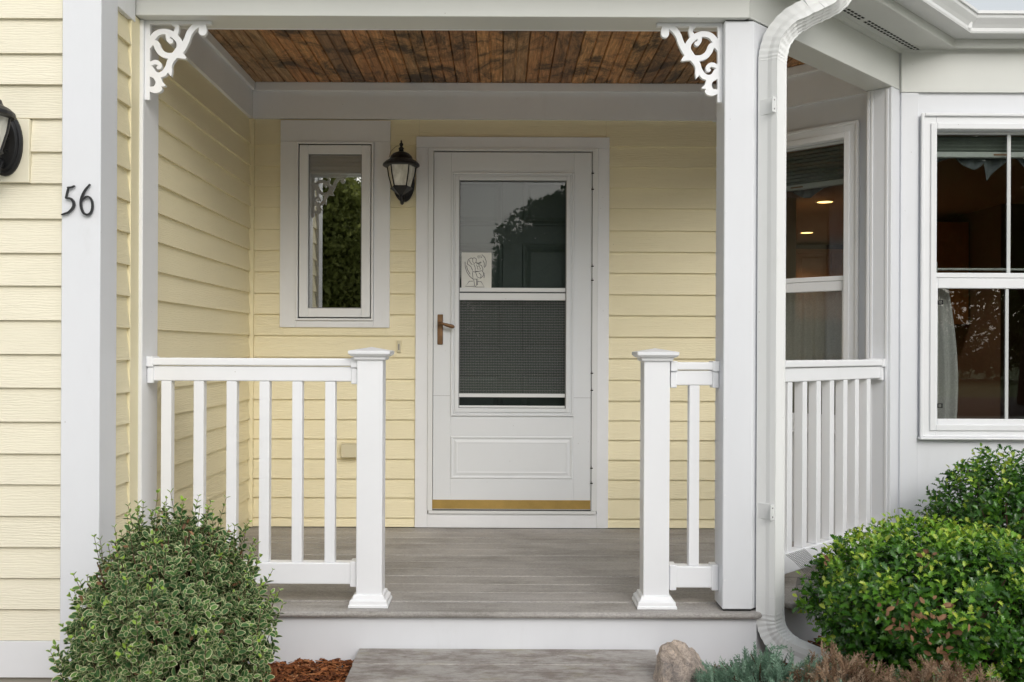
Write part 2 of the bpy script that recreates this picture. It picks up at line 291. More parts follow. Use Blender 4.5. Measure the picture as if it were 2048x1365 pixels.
# ------------------------------------------------------------------ helpers: meshes
COL = scene.collection
class MB:
    def __init__(s): s.v = []; s.f = []; s.m = []
    def add(s, vs, fs, m=0):
        o = len(s.v); s.v += [tuple(p) for p in vs]; s.f += [tuple(i+o for i in f) for f in fs]; s.m += [m]*len(fs); return s
    def box(s, x0, x1, y0, y1, z0, z1, m=0):
        return s.add([(x0,y0,z0),(x1,y0,z0),(x1,y1,z0),(x0,y1,z0),(x0,y0,z1),(x1,y0,z1),(x1,y1,z1),(x0,y1,z1)],
            [(3,2,1,0),(4,5,6,7),(0,1,5,4),(1,2,6,5),(2,3,7,6),(3,0,4,7)], m)
    def prism(s, poly, z0, z1, m=0):          # poly counter-clockwise in XY
        n = len(poly)
        return s.add([(x,y,z0) for x,y in poly]+[(x,y,z1) for x,y in poly],
            [tuple(range(n-1,-1,-1)), tuple(range(n,2*n))]+[(i,(i+1)%n,n+(i+1)%n,n+i) for i in range(n)], m)
    def extr_x(s, prof, x0, x1, m=0):         # prof: list of (y,z)
        n = len(prof)
        return s.add([(x0,y,z) for y,z in prof]+[(x1,y,z) for y,z in prof],
            [tuple(range(n-1,-1,-1)), tuple(range(n,2*n))]+[(i,(i+1)%n,n+(i+1)%n,n+i) for i in range(n)], m)
    def loft(s, loops, cap=True, m=0, closed=True):
        n = len(loops[0]); vs = [p for l in loops for p in l]; fs = []
        for a in range(len(loops)-1):
            for i in range(n if closed else n-1):
                j = (i+1) % n; fs.append((a*n+i, a*n+j, (a+1)*n+j, (a+1)*n+i))
        if cap: fs += [tuple(range(n-1,-1,-1)), tuple((len(loops)-1)*n+i for i in range(n))]
        return s.add(vs, fs, m)
    def lathe(s, prof, n=20, cx=0, cy=0, cz=0, sx=1, sy=1, m=0):
        return s.loft([[(cx+r*sx*math.cos(2*PI*i/n), cy+r*sy*math.sin(2*PI*i/n), cz+z) for i in range(n)] for r, z in prof], True, m)
    def tube(s, path, r, n=8, m=0):
        path = [Vector(p) for p in path]; rs = r if isinstance(r, (list, tuple)) else [r]*len(path)
        loops = []; up = Vector((0.01, 0.02, 1)).normalized()
        for i, p in enumerate(path):
            d = (path[min(i+1, len(path)-1)]-path[max(i-1, 0)]).normalized()
            if abs(d.dot(up)) > 0.95: up = Vector((1, 0.1, 0)).normalized()
            a = d.cross(up).normalized(); b = a.cross(d).normalized(); up = b
            loops.append([tuple(p+(a*math.cos(2*PI*k/n)+b*math.sin(2*PI*k/n))*rs[i]) for k in range(n)])
        return s.loft(loops, True, m)
    def rings(s, x0, x1, z0, z1, steps, y=0, m=0):      # concentric rectangular rings: (inset, outward)
        loops = [[(x0+i, y-o, z0+i), (x1-i, y-o, z0+i), (x1-i, y-o, z1-i), (x0+i, y-o, z1-i)] for i, o in steps]
        vs = [p for l in loops for p in l]; fs = []
        for a in range(len(loops)-1):
            for i in range(4):
                j = (i+1) % 4; fs.append((a*4+i, a*4+j, (a+1)*4+j, (a+1)*4+i))
        k = (len(loops)-1)*4; fs.append((k, k+1, k+2, k+3))
        return s.add(vs, fs, m)
    def frame(s, x0, x1, z0, z1, wl, wr, wb, wt, y0, y1, m=0):   # rectangular frame as four butted boxes
        s.box(x0, x0+wl, y0, y1, z0, z1, m); s.box(x1-wr, x1, y0, y1, z0, z1, m)
        s.box(x0+wl, x1-wr, y0, y1, z1-wt, z1, m); s.box(x0+wl, x1-wr, y0, y1, z0, z0+wb, m); return s
    def build(s, name, mats, parent=None, loc=(0,0,0), rotz=0, bev=0, smooth=False, seg=1):
        me = bpy.data.meshes.new(name); me.from_pydata(s.v, [], s.f)
        mats = mats if isinstance(mats, (list, tuple)) else [mats]
        for k in mats: me.materials.append(M[k])
        me.polygons.foreach_set('material_index', s.m); me.update()
        return link(name, me, parent, loc, rotz, bev, smooth, seg)
def link(name, me, parent=None, loc=(0,0,0), rotz=0, bev=0, smooth=False, seg=1):
    o = bpy.data.objects.new(name, me); COL.objects.link(o); o.location = loc; o.rotation_euler = (0, 0, rotz)
    if parent: o.parent = parent
    if smooth: me.polygons.foreach_set('use_smooth', [True]*len(me.polygons))
    if bev:
        md = o.modifiers.new('bevel', 'BEVEL'); md.width = bev; md.segments = seg; md.limit_method = 'ANGLE'; md.angle_limit = R(40)
    return o
def tag(o, label=None, cat=None, group=None, kind=None):
    if label: o['label'] = label
    if cat: o['category'] = cat
    if group: o['group'] = group
    if kind: o['kind'] = kind
    return o
def thing(name, label, cat, loc=(0,0,0), rotz=0, group=None):
    o = bpy.data.objects.new(name, None); COL.objects.link(o); o.location = loc; o.rotation_euler = (0,0,rotz); o.empty_display_size = 0.1
    return tag(o, label, cat, group)
def smoothpath(pts, n=6):
    pts = [np.array(p, float) for p in pts]; P = [2*pts[0]-pts[1]]+pts+[2*pts[-1]-pts[-2]]; out = []
    for i in range(1, len(P)-2):
        for k in range(n):
            t = k/n; a, b, c, d = P[i-1:i+3]
            out.append(0.5*((2*b)+(-a+c)*t+(2*a-5*b+4*c-d)*t*t+(-a+3*b-3*c+d)*t**3))
    out.append(pts[-1]); return out
# flat fretwork cut from a board: union of tapered strokes -> contour -> extruded mesh (x right, z up, y depth)
def fretwork(strokes, rects, cell, thick):
    segs = []
    for st in strokes:
        p = smoothpath(st, 5)
        for a, b in zip(p[:-1], p[1:]): segs.append((a, b))
    allx = [q[0] for sg in segs for q in sg]+[c for r in rects for c in r[:2]]; ally = [q[1] for sg in segs for q in sg]+[c for r in rects for c in r[2:]]
    pad = 0.03; x0, x1 = min(allx)-pad, max(allx)+pad; y0, y1 = min(ally)-pad, max(ally)+pad
    nx, ny = int((x1-x0)/cell)+2, int((y1-y0)/cell)+2
    X, Y = np.meshgrid(x0+np.arange(nx)*cell+1.3e-5, y0+np.arange(ny)*cell+1.7e-5, indexing='ij'); D = np.full(X.shape, 9.0)
    for a, b in segs:
        dx, dy = b[0]-a[0], b[1]-a[1]; L = dx*dx+dy*dy+1e-12
        t = np.clip(((X-a[0])*dx+(Y-a[1])*dy)/L, 0, 1)
        D = np.minimum(D, np.hypot(X-a[0]-t*dx, Y-a[1]-t*dy)-(a[2]+(b[2]-a[2])*t))
    for (a, b, c, d) in rects:
        D = np.minimum(D, np.maximum(np.maximum(a-X, X-b), np.maximum(c-Y, Y-d)))
    vid = {}; V = []; F = []
    def vert(key, x, y):
        if key not in vid: vid[key] = len(V)//2; V.append((x, 0, y)); V.append((x, thick, y))
        return vid[key]
    ins = D < 0
    for i in range(nx-1):
        for j in range(ny-1):
            c4 = ((i,j),(i+1,j),(i+1,j+1),(i,j+1)); s4 = [ins[c] for c in c4]
            if not any(s4): continue
            poly = []
            for k in range(4):
                a, b = c4[k], c4[(k+1)%4]
                if s4[k]: poly.append((vert(a, X[a], Y[a]), 0))
                if s4[k] != s4[(k+1)%4]:
                    t = D[a]/(D[a]-D[b]); key = (min(a,b), max(a,b))
                    poly.append((vert(key, X[a]+(X[b]-X[a])*t, Y[a]+(Y[b]-Y[a])*t), 1 if s4[k] else 2))
            ids = [p[0] for p in poly]
            if len(ids) < 3: continue
            F.append(tuple(2*q for q in ids)); F.append(tuple(2*q+1 for q in reversed(ids)))
            for k in range(len(poly)):
                if poly[k][1] == 1 and poly[(k+1)%len(poly)][1] == 2:
                    a, b = ids[k], ids[(k+1)%len(ids)]; F.append((2*b, 2*a, 2*a+1, 2*b+1))
    mb = MB(); mb.add(V, F); return mb

# ================================================================== GEOMETRY CONSTANTS
EYE = 1.01
YB = 5.392                     # back wall sheathing
XL = -1.425                    # porch side wall sheathing plane (boards stand out towards +X)
O45 = (0.9787, 3.682)          # start of the 45 degree edge of the porch
C45 = (1.953, 4.656)           # corner where it meets the bay front
R45 = R(45)
TL = 1.378                     # its length
CEIL = 2.514
# ================================================================== GROUND
g = MB().box(-120, 120, -120, 120, -1.0, -0.26).build('lawn', 'lawn'); tag(g, kind='structure')
g = MB().box(-6, 7, 2.35, 5.5, -0.60, -0.225).build('mulch_bed', 'soil'); tag(g, kind='structure')
g = MB().box(-6, 6.5, -7.5, 2.42, -0.5, -0.215).build('bounce_forecourt', 'concrete'); tag(g, kind='structure')  # unseen pale paving, added to bounce daylight up into the porch
g = MB().box(-120, 120, -9.2, -7.7, -0.5, -0.24).build('pavement', 'concrete'); tag(g, kind='structure')
g = MB().box(-120, 120, -17, -9.6, -0.5, -0.255).build('road', 'asphalt'); tag(g, kind='structure')

# ================================================================== HOUSE
house = thing('house', 'cream yellow clapboard house with white trim, recessed porch entry and white bay', 'house')
def board(parent, x, y, z0, z1, L, rot, zz0=None, zz1=None, mat='siding'):
    """one lap siding board; local x along wall, -y outward"""
    zz0 = z0 if zz0 is None else zz0; zz1 = z1 if zz1 is None else zz1; h = z1-z0
    off = lambda z: 0.0155-0.013*(z-z0)/h
    yj = random.uniform(-0.0007, 0.0007)
    mb = MB().extr_x([(0.001, zz0), (0.001, zz1), (-off(zz1)+yj, zz1), (-off(zz0)+yj, zz0)], 0, L)
    mb.v = [(a, b, c-zz0) for a, b, c in mb.v]
    return mb.build('siding_board', 'siding_lit' if parent.name == 'front_wall' else 'siding', parent, (x, y, zz0), rot)
def siding(parent, rows, u0, u1, openings, place, rot):
    for z0, z1 in zip(rows[:-1], rows[1:]):
        cuts = [o for o in openings if o[2] < z1-0.001 and o[3] > z0+0.001 and o[0] < u1 and o[1] > u0]
        cuts.sort(); u = u0
        for a, b, c, d in cuts:
            if a > u: board(parent, *place(u), z0, z1, a-u-0.001, rot)
            lo, hi = max(a, u0), min(b, u1)
            if c > z0+0.004: board(parent, *place(lo), z0, z1, hi-lo-0.001, rot, z0, min(c, z1))
            if d < z1-0.004: board(parent, *place(lo), z0, z1, hi-lo-0.001, rot, max(d, z0), z1)
            u = b
        if u < u1: board(parent, *place(u), z0, z1, u1-u, rot)
ROWS_B = [0.005,.057,.171,.278,.390,.503,.613,.725,.843,.965,1.087,1.208,1.326,1.448,1.568,1.687,1.813,1.929,2.044,2.165,2.312]
ROWS_F = [-0.016,.094,.203,.311,.420,.531,.639,.751,.870,.988,1.107,1.228,1.343,1.463,1.587,1.698,1.815,1.934,2.043,2.166,2.287,2.408,2.53,2.65,2.77,2.89,3.01,3.13,3.25]
# --- back wall (openings for the casement and the door)
WX0, WX1, WZ0, WZ1 = -1.090, -0.780, 1.235, 2.115
DX0, DX1, DZ0, DZ1 = -0.40, 0.54, 0.085, 2.14
bw = MB()
for (a, b, c, d) in ((XL-0.1, WX0, -0.3, 2.7), (WX0, WX1, -0.3, WZ0), (WX0, WX1, WZ1, 2.7), (WX1, DX0, -0.3, 2.7), (DX0, DX1, -0.3, DZ0), (DX0, DX1, DZ1, 2.7), (DX1, 1.34, -0.3, 2.7)):
    bw.box(a, b, YB, YB+0.12, c, d)
back = bw.build('back_wall', 'sheath', house)
back['label'] = 'yellow back wall of the porch'
siding(back, ROWS_B, -1.3935, 1.24, [(-1.225, -0.645, 1.15, 2.29), (-0.46, 0.597, -0.01, 2.198)], lambda u: (u, YB), 0)
MB().box(-1.4245, -1.394, YB-0.031, YB-.0005, 0.004, 2.31).build('corner_trim', 'yellow_trim', back, bev=0.001)
# --- side wall of the porch
sw = MB().box(XL-0.12, XL, 3.36, YB, -0.3, 2.7).build('side_wall', 'sheath', house); sw['label'] = 'yellow wall along the left side of the porch'
for (a, b) in ((3.4575, 3.6195), (3.871, YB-0.0315)):
    siding(sw, [-0.15]+ROWS_B[1:-1]+([2.262] if a < 3.6 else [2.312]), a, b, [], lambda u: (XL, u), R(90))
MB().box(XL, XL+0.016, 3.620, 3.703, -0.2, 2.29).build('trim_board', 'yellow_trim', sw, bev=0.001)
MB().box(XL, XL+0.030, 3.7035, 3.8705, -0.2, 2.292).build('pilaster', 'white', sw, bev=0.002)
MB().box(XL, XL+0.020, 3.4575, 3.648, 2.263, 2.60).build('frieze_board', 'white', sw, bev=0.001)
# --- front wall of the projecting left part
fw = MB().box(-6, XL-0.121, 3.345, 3.46, -0.3, 3.3).build('front_wall', 'sheath', house); fw['label'] = 'yellow clapboard front wall on the left'
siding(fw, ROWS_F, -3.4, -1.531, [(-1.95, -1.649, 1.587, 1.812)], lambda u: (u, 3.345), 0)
MB().box(-3.4, -1.531, 3.325, 3.344, -0.145, -0.018).build('skirt_board', 'white', fw, bev=0.001)
MB().box(-1.531, -1.3955, 3.313, 3.4565, -0.3, 3.3).build('corner_board', 'house_white', fw, bev=0.002)
MB().box(-1.95, -1.650, 3.322, 3.344, 1.588, 1.811).build('mounting_block', 'block_paint', fw, bev=0.0015)
MB().box(-6, -1.50, 3.35, 3.46, -0.6, -0.146).build('foundation', 'concrete', fw)

# --- eaves running along porch front, 45 degree edge and bay front
def eave(prof, name, matname, parent, segs=(0, 1, 2), x0=-1.41, x1=6.0, bev=0):
    """prof: closed loop of (offset on the porch sides, offset on the bay front, z), swept with mitres"""
    loops = []
    A = []
    for w, w3, z in prof:
        ya = 3.66-w; c = -2.703+1.4142*w; yc = 4.656-w3
        A.append([(x0, ya, z), (ya-c*1.0-2*0.0 if False else ya+(-c)*(-1)*(-1)*0+0, 0, 0), (0, 0, 0), (x1, yc, z)])
        # 45 degree line: X - Y = 2... stored as X = Y + k
        k = -2.703+1.4142*w
        A[-1][1] = (ya+k, ya, z); A[-1][2] = (yc+k, yc, z)
    stations = sorted(set([s for s in segs]+[s+1 for s in segs]))
    for s in stations: loops.append([a[s] for a in A])
    return MB().loft(loops).build(name, matname, parent, bev=bev)
roofp = eave([(.19,.04,2.53),(.19,.04,2.60),(-1.0,-1.15,2.86),(-1.0,-1.15,2.80)], 'roof', 'shingle', house)
roofp['label'] = 'low porch and bay roof'
MB().prism([(-1.41, 4.6), (1.85, 4.6), (2.9, 5.7), (6, 5.7), (6, 13), (-6, 13), (-6, 3.47), (-1.41, 3.47)], 2.79, 2.9).build('roof_deck', 'shingle', roofp)
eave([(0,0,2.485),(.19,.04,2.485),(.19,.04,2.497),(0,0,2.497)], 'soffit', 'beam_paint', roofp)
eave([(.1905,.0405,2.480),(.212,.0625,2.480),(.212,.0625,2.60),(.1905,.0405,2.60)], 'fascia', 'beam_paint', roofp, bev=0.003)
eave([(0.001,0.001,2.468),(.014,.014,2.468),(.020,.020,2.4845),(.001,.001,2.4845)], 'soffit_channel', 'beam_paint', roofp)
gut = eave([(.213,.0635,2.522),(.300,.150,2.522),(.303,.153,2.530),(.303,.153,2.545),(.312,.162,2.560),(.330,.180,2.585),(.332,.182,2.600),(.340,.190,2.602),(.340,.190,2.616),
            (.330,.180,2.616),(.328,.178,2.590),(.298,.148,2.545),(.298,.148,2.527),(.216,.0665,2.527),(.216,.0665,2.60),(.213,.0635,2.60)], 'gutter', 'alu', roofp)
MB().box(2.17, 2.215, 4.470, 4.476, 2.535, 2.60).build('gutter_joint', 'alu', roofp)
for nm, i0, i1 in (('vent', 0, 6), ('vent', 7, 24)):
    for i in range(i0, i1):
        for w0 in (0.050, 0.068):
            t0 = 0.62+i*0.034
            MB().box(t0, t0+0.021, -w0-0.009, -w0, 2.4832, 2.4848).build('soffit_vent', 'dark', roofp, (O45[0], O45[1], 0), R45)
# --- porch header beam
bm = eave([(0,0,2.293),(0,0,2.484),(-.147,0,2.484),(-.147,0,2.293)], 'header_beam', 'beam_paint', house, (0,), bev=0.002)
q = 0.131*1.4142
MB().prism([(O45[0]-.022, 3.66), (C45[0], C45[1]), (C45[0], C45[1]+0.02), (1.80, 4.684), (3.807-2.703-q-0.0, 3.807), (O45[0]-.022, 3.807)], 2.293, 2.484).build('diagonal_beam', 'beam_paint', house, bev=0.002)
# --- ceiling and frieze inside the porch
MB().box(-1.424, -1.4045, 3.808, YB-0.022, 2.3125, CEIL+0.05).build('frieze_left', 'white', house)
MB().box(-1.404, 1.30, YB-0.020, YB-0.001, 2.3125, CEIL+0.05).build('frieze_back', 'white', house)
MB().box(-1.404, -1.385, 3.808, YB-0.042, 2.465, CEIL+0.001).build('ceiling_trim', 'white', house, bev=0.004)
MB().box(-1.385, 1.26, YB-0.041, YB-0.021, 2.465, CEIL+0.001).build('ceiling_trim', 'white', house, bev=0.004)
MB().box(-1.42, 1.0, 3.8075, 3.822, 2.2935, CEIL+0.03).build('beam_lining', 'white', house)
def inner_y0(x): return 3.78 if x < 1.0 else x+2.703+0.03
def inner_y1(x): return min(YB-0.01, 6.62-x)
cl = MB().prism([(-1.42, 3.66), (0.95, 3.66), (C45[0]+.05, C45[1]), (1.2, YB+.1), (-1.42, YB+.1)], CEIL+0.022, CEIL+0.06).build('porch_ceiling', 'sheath', house); cl['label'] = 'stained wood beadboard ceiling of the porch'
x = -1.41; PW = 0.129
while x < 1.85:
    a, b = x+0.0006, x+PW-0.0006; g_ = 0.006
    prof = [(a, 0.010), (a+g_*.7, 0), (x+PW/2-g_, 0), (x+PW/2-g_*.5, 0.008), (x+PW/2+g_*.5, 0.008), (x+PW/2+g_, 0), (b-g_*.7, 0), (b, 0.010), (b, 0.02), (a, 0.02)]
    dz = random.uniform(0, 0.0015)
    l0 = [(px-x, inner_y0(px), CEIL+pz+dz) for px, pz in prof]; l1 = [(px-x, max(inner_y1(px), inner_y0(px)+.01), CEIL+pz+dz) for px, pz in prof]
    MB().loft([l0, l1]).build('ceiling_plank', 'wood', cl, (x, 0, 0)); x += PW

# --- porch column
cp = [(.866, 3.682), (.9787, 3.682), (1.077, 3.780), (1.038, 3.819), (.866, 3.819)]
col = MB().prism(cp, 0.008, 2.2885).build('porch_column', 'house_white', None, bev=0.003)
tag(col, 'white five-sided porch column between the short railing and the downspout', 'column')
MB().prism([(.872, 3.688), (.976, 3.688), (1.070, 3.780), (1.036, 3.812), (.872, 3.812)], 2.289, 2.2925).build('shim_gap', 'dark', col)
MB().prism([(.872, 3.688), (.976, 3.688), (1.070, 3.780), (1.036, 3.812), (.872, 3.812)], 0.0005, 0.0075).build('shim_gap', 'dark', col)
for zz in (0.12, 0.45, 0.75, 1.08, 1.4, 1.55, 1.83):
    MB().lathe([(0.0001, -0.0008), (0.0035, -0.0004), (0.0035, 0.0012)], 8).build('nail_head', 'white', col, (0.8745 + (0.096 if zz in (1.4, 1.08) else 0.0), 3.6815, zz)).rotation_euler = (R(90), 0, 0)

# --- bay: angled wall and front wall
baywall = MB()
BW0, BW1, BZ0, BZ1 = 0.27, 0.83, 0.655, 2.095        # angled window opening, u measured from the bay corner
for (a, b, c, d) in ((0.0, BW0, -.3, 2.46), (BW1, 1.05, -.3, 2.46), (BW0, BW1, -.3, BZ0), (BW0, BW1, BZ1, 2.52)):
    baywall.box(-b, -a, 0.0, 0.10, c, d)
# local frame: x along wall (corner at 0, going to -x = back left), -y outward ; rotate so that -x -> (-1,+1)
RA = R(-45)
bayA = baywall.build('bay_side_wall', 'house_white', house, (C45[0], C45[1], 0), RA)
bayA['label'] = 'white angled side wall of the bay facing the porch'
MB().box(-1.05, -0.16, -0.018, -0.001, 2.307, 2.512).build('frieze_board', 'white', bayA, bev=0.001)
MB().box(-1.05, -0.15, -0.04, -0.0185, 2.465, 2.5125).build('ceiling_trim', 'white', bayA, bev=0.004)
MB().box(-0.155, -0.136, -0.014, -0.001, -0.2, 2.306).build('trim_board', 'white', bayA, bev=0.001)
fwb = MB(); FX0, FX1, FZ0, FZ1 = 2.125, 2.895, 0.655, 2.095
for (a, b, c, d) in ((C45[0], FX0, -.3, 2.5), (FX1, 4.0, -.3, 2.5), (FX0, FX1, -.3, FZ0), (FX0, FX1, FZ1, 2.5)):
    fwb.box(a, b, 4.656, 4.756, c, d)
bayF = fwb.build('bay_front_wall', 'house_white', house); bayF['label'] = 'white front wall of the bay'
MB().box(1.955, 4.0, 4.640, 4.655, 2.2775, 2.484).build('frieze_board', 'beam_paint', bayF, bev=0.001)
MB().box(1.957, 2.042, 4.645, 4.655, -0.2, 2.2765).build('trim_board', 'house_white', bayF, bev=0.0015)
MB().box(2.043, 4.0, 4.649, 4.655, -0.2, 0.565).build('trim_panel', 'house_white', bayF, bev=0.0015)
MB().prism([(4.0, 4.656), (4.8, 5.4), (8, 5.4), (8, 5.5), (4.75, 5.5), (3.95, 4.756)], -0.3, 2.9).build('main_wall', 'house_white', house)
# post carrying the diagonal beam at the bay
pp = MB(); e = .129; f = .088
pp.box(-e, 0, 0, f+.02, -0.2, 2.2925)
bayp = pp.build('bay_post', 'house_white', house, (1.891, 4.594, 0), RA, bev=0.004); bayp['label'] = 'white square post at the corner of the bay'
for xx in (-0.122, -0.105, -0.030):
    MB().box(xx, xx+0.012, -0.004, 0, -0.19, 2.29).build('moulding', 'white', bayp, bev=0.001)

# --- small casement window
def panel_frame(mb, x0, x1, z0, z1, w, y0, y1, m=0): return mb.frame(x0, x1, z0, z1, w, w, w, w, y0, y1, m)
wn = MB()
yo = YB-0.024
wn.box(-1.246, -1.156, yo, YB-.001, 1.132, 2.182); wn.box(-0.716, -0.626, yo, YB-.001, 1.132, 2.182)
wn.box(-1.246, -0.626, yo, YB-.001, 2.183, 2.303); wn.box(-1.1555, -0.7165, yo, YB-.001, 1.132, 1.17)
win = wn.build('window', 'white', house, bev=0.0015); win['label'] = 'small casement window beside the lantern'
panel_frame(MB(), -1.155, -0.717, 1.171, 2.181, 0.012, YB-.036, YB-.002).build('window_frame', 'white', win, bev=0.002)
MB().frame(-1.142, -0.730, 1.184, 2.168, .004, .004, .004, .004, YB-.021, YB-.0015).build('weatherstrip', 'dark', win)
MB().frame(-1.137, -0.735, 1.190, 2.162, .050, .050, .050, .050, YB-.030, YB+.02).build('sash', 'white', win, bev=0.003)
MB().frame(-1.0865, -0.7855, 1.2405, 2.1115, .004, .004, .004, .004, YB-.020, YB+.0).build('gasket', 'gasket', win)
MB().box(-1.0865, -0.7855, YB-.012, YB-.008, 1.2405, 2.1115).build('pane', 'window_glass', win)
# shade behind the casement
sh = MB()
for i in range(7):
    z = 2.11-i*0.024; sh.extr_x([(YB+.05, z), (YB+.035, z-.012), (YB+.05, z-.024), (YB+.06, z-.012)], WX0+.004, WX1-.004)
tag(sh.build('window_shade', 'shade'), 'grey-green folded shade at the top of the small casement window', 'shade')

# --- storm door and casing
dc = MB()
dc.box(-0.478, -0.408, YB-.026, YB-.001, 0.004, 2.149); dc.box(0.550, 0.614, YB-.026, YB-.001, 0.004, 2.149)
dc.box(-0.478, 0.614, YB-.026, YB-.001, 2.150, 2.213); dc.box(-0.4075, 0.5495, YB-.026, YB-.001, 0.004, 0.083)
dcas = dc.build('door_casing', 'white', house, bev=0.0015)
dcas['label'] = 'white casing round the storm door'
MB().box(-0.40, 0.545, YB-.038, YB+.05, 0.084, 0.100).build('sill', 'alu', dcas, bev=0.002)
MB().frame(-0.407, 0.549, 0.101, 2.149, .028, .030, .001, .018, YB-.034, YB-.0005).build('door_frame', 'alu', dcas, bev=0.002)
YD = YB-.032          # door face
GX0, GX1, GZ0, GZ1 = -0.277, 0.416, 0.636, 2.010
sdm = MB()
sdm.box(-0.376, GX0, YD, YD+.034, 0.108, 2.124); sdm.box(GX1, 0.513, YD, YD+.034, 0.108, 2.124)
sdm.box(GX0, GX1, YD, YD+.034, GZ1, 2.124); sdm.box(GX0, GX1, YD, YD+.034, 0.108, GZ0)
door = sdm.build('storm_door', 'door_white', house, bev=0.0015); door['label'] = 'white storm door with a bronze handle'
dm = MB()
for (ins, wd, out) in ((0, .012, .010), (.012, .010, .006), (.022, .022, .012)):
    dm.frame(GX0+ins, GX1-ins, GZ0+ins, GZ1-ins, wd, wd, wd, wd, YD-out, YD+.02)
dm.build('glass_moulding', 'door_white', door, bev=0.002)
gx0, gx1, gz0, gz1 = GX0+.044, GX1-.044, GZ0+.0, GZ1-.044
gz0 = .680
MB().frame(gx0, gx1, gz0, gz1, .004, .004, .004, .004, YD+.004, YD+.018).build('gasket', 'gasket', door)
MB().box(gx0, gx1, YD+.020, YD+.023, gz0, gz1).build('glass_pane', 'storm_glass', door)
MB().box(gx0, gx1, YD+.008, YD+.019, 1.338, 1.360).build('sash_rail', 'alu', door, bev=0.001)
MB().box(gx0, gx1, YD+.004, YD+.019, 1.290, 1.330).build('sash_rail', 'alu', door, bev=0.002)
MB().box(gx0, gx1, YD+.004, YD+.019, .742, .762).build('sash_rail', 'alu', door, bev=0.001)
MB().box(gx0, gx1, YD+.006, YD+.019, .6805, .694).build('sash_rail', 'alu', door, bev=0.001)
MB().box(gx0, gx1, YD+.0125, YD+.0135, .762, 1.29).build('insect_screen', 'screen', door)
MB().box(gx0, gx1, YD+.0125, YD+.0135, 1.330, 1.338).build('insect_screen', 'screen', door)
MB().rings(-0.277, 0.413, .282, .522, [(0, 0), (.004, .005), (.009, .005), (.015, .0010), (.020, .0008), (.034, .0045), (.036, .0045), (.040, .0035)], YD-.0003).build('door_panel', 'door_white', door)
MB().box(-0.376, -0.281, YD-.0012, YD, 0.749, 0.7505).build('seam', 'gasket', door); MB().box(0.418, 0.513, YD-.0012, YD, 0.740, 0.7415).build('seam', 'gasket', door)
MB().box(-0.379, 0.514, YD-.003, YD-.0003, 0.112, 0.163).build('kick_strip', 'brass', door, bev=0.001)
MB().box(-0.379, 0.514, YD+.002, YD+.03, 0.1005, 0.1075).build('door_sweep', 'dark', door)
hd = MB().box(-.353, -.322, YD-.009, YD-.0003, 1.038, 1.208).build('handle', 'bronze', door, bev=0.003)
MB().tube(smoothpath([(-.340, YD-.008, 1.158), (-.340, YD-.045, 1.157), (-.322, YD-.052, 1.154), (-.295, YD-.05, 1.146), (-.268, YD-.047, 1.139), (-.254, YD-.046, 1.136)], 4),
    [0.008]*4+[0.0075]*4+[0.008]*3+[0.010]*3+[.0115]*3+[.010]*2+[.004]*2, 10).build('lever', 'bronze', hd, smooth=True)
MB().box(0.516, 0.5185, YD-.001, YD+.03, 0.108, 2.13).build('hinge_gap', 'dark', door)
MB().box(0.5135, 0.5155, YD-.004, YD+.02, 0.108, 2.128).build('hinge_rail', 'alu', door)
for yy in (350, 382, 535, 563, 748, 782, 937, 967):
    z = EYE-(yy-702)/353
    MB().box(0.512, 0.526, YD-.007, YD-.0015, z-.003, z+.003).box(0.516, 0.519, YD-.0075, YD-.0012, z, z+.014).build('hinge_clip', 'dark', door)
for xx, zs in ((-.399, (2.0, 1.83, 1.37, .99, .61, .24, .13)), (.541, (2.05, 1.89, 1.5, .95, .5, .28))):
    for z in zs: MB().lathe([(0.0001, .0016), (0.004, .0008), (0.004, -.002)], 8).build('screw', 'alu', dcas, (xx, YB-.0345, z)).rotation_euler = (R(90), 0, 0)
# entry door behind
YE = YB+.065
ed = MB().box(DX0, DX1, YE, YE+.04, DZ0, DZ1).build('entry_door', 'entry', house); ed['label'] = 'dark green six panel entry door behind the storm door'
for (a, b) in ((-.30, -.02), (.16, .44)):
    pass
for (a, b) in ((-.325, -.07), (-.02+.03, .13+.0), (.205, .455)):
    pass
for (a, b) in ((-.285, .015), (.125, .425)):
    for (c, d) in ((1.72, 1.99), (1.0, 1.62), (0.30, .88)):
        MB().rings(a, b, c, d, [(0, 0), (.006, .006), (.014, .006), (.03, .001), (.05, .008)], YE-.0005).build('entry_panel', 'entry', ed)

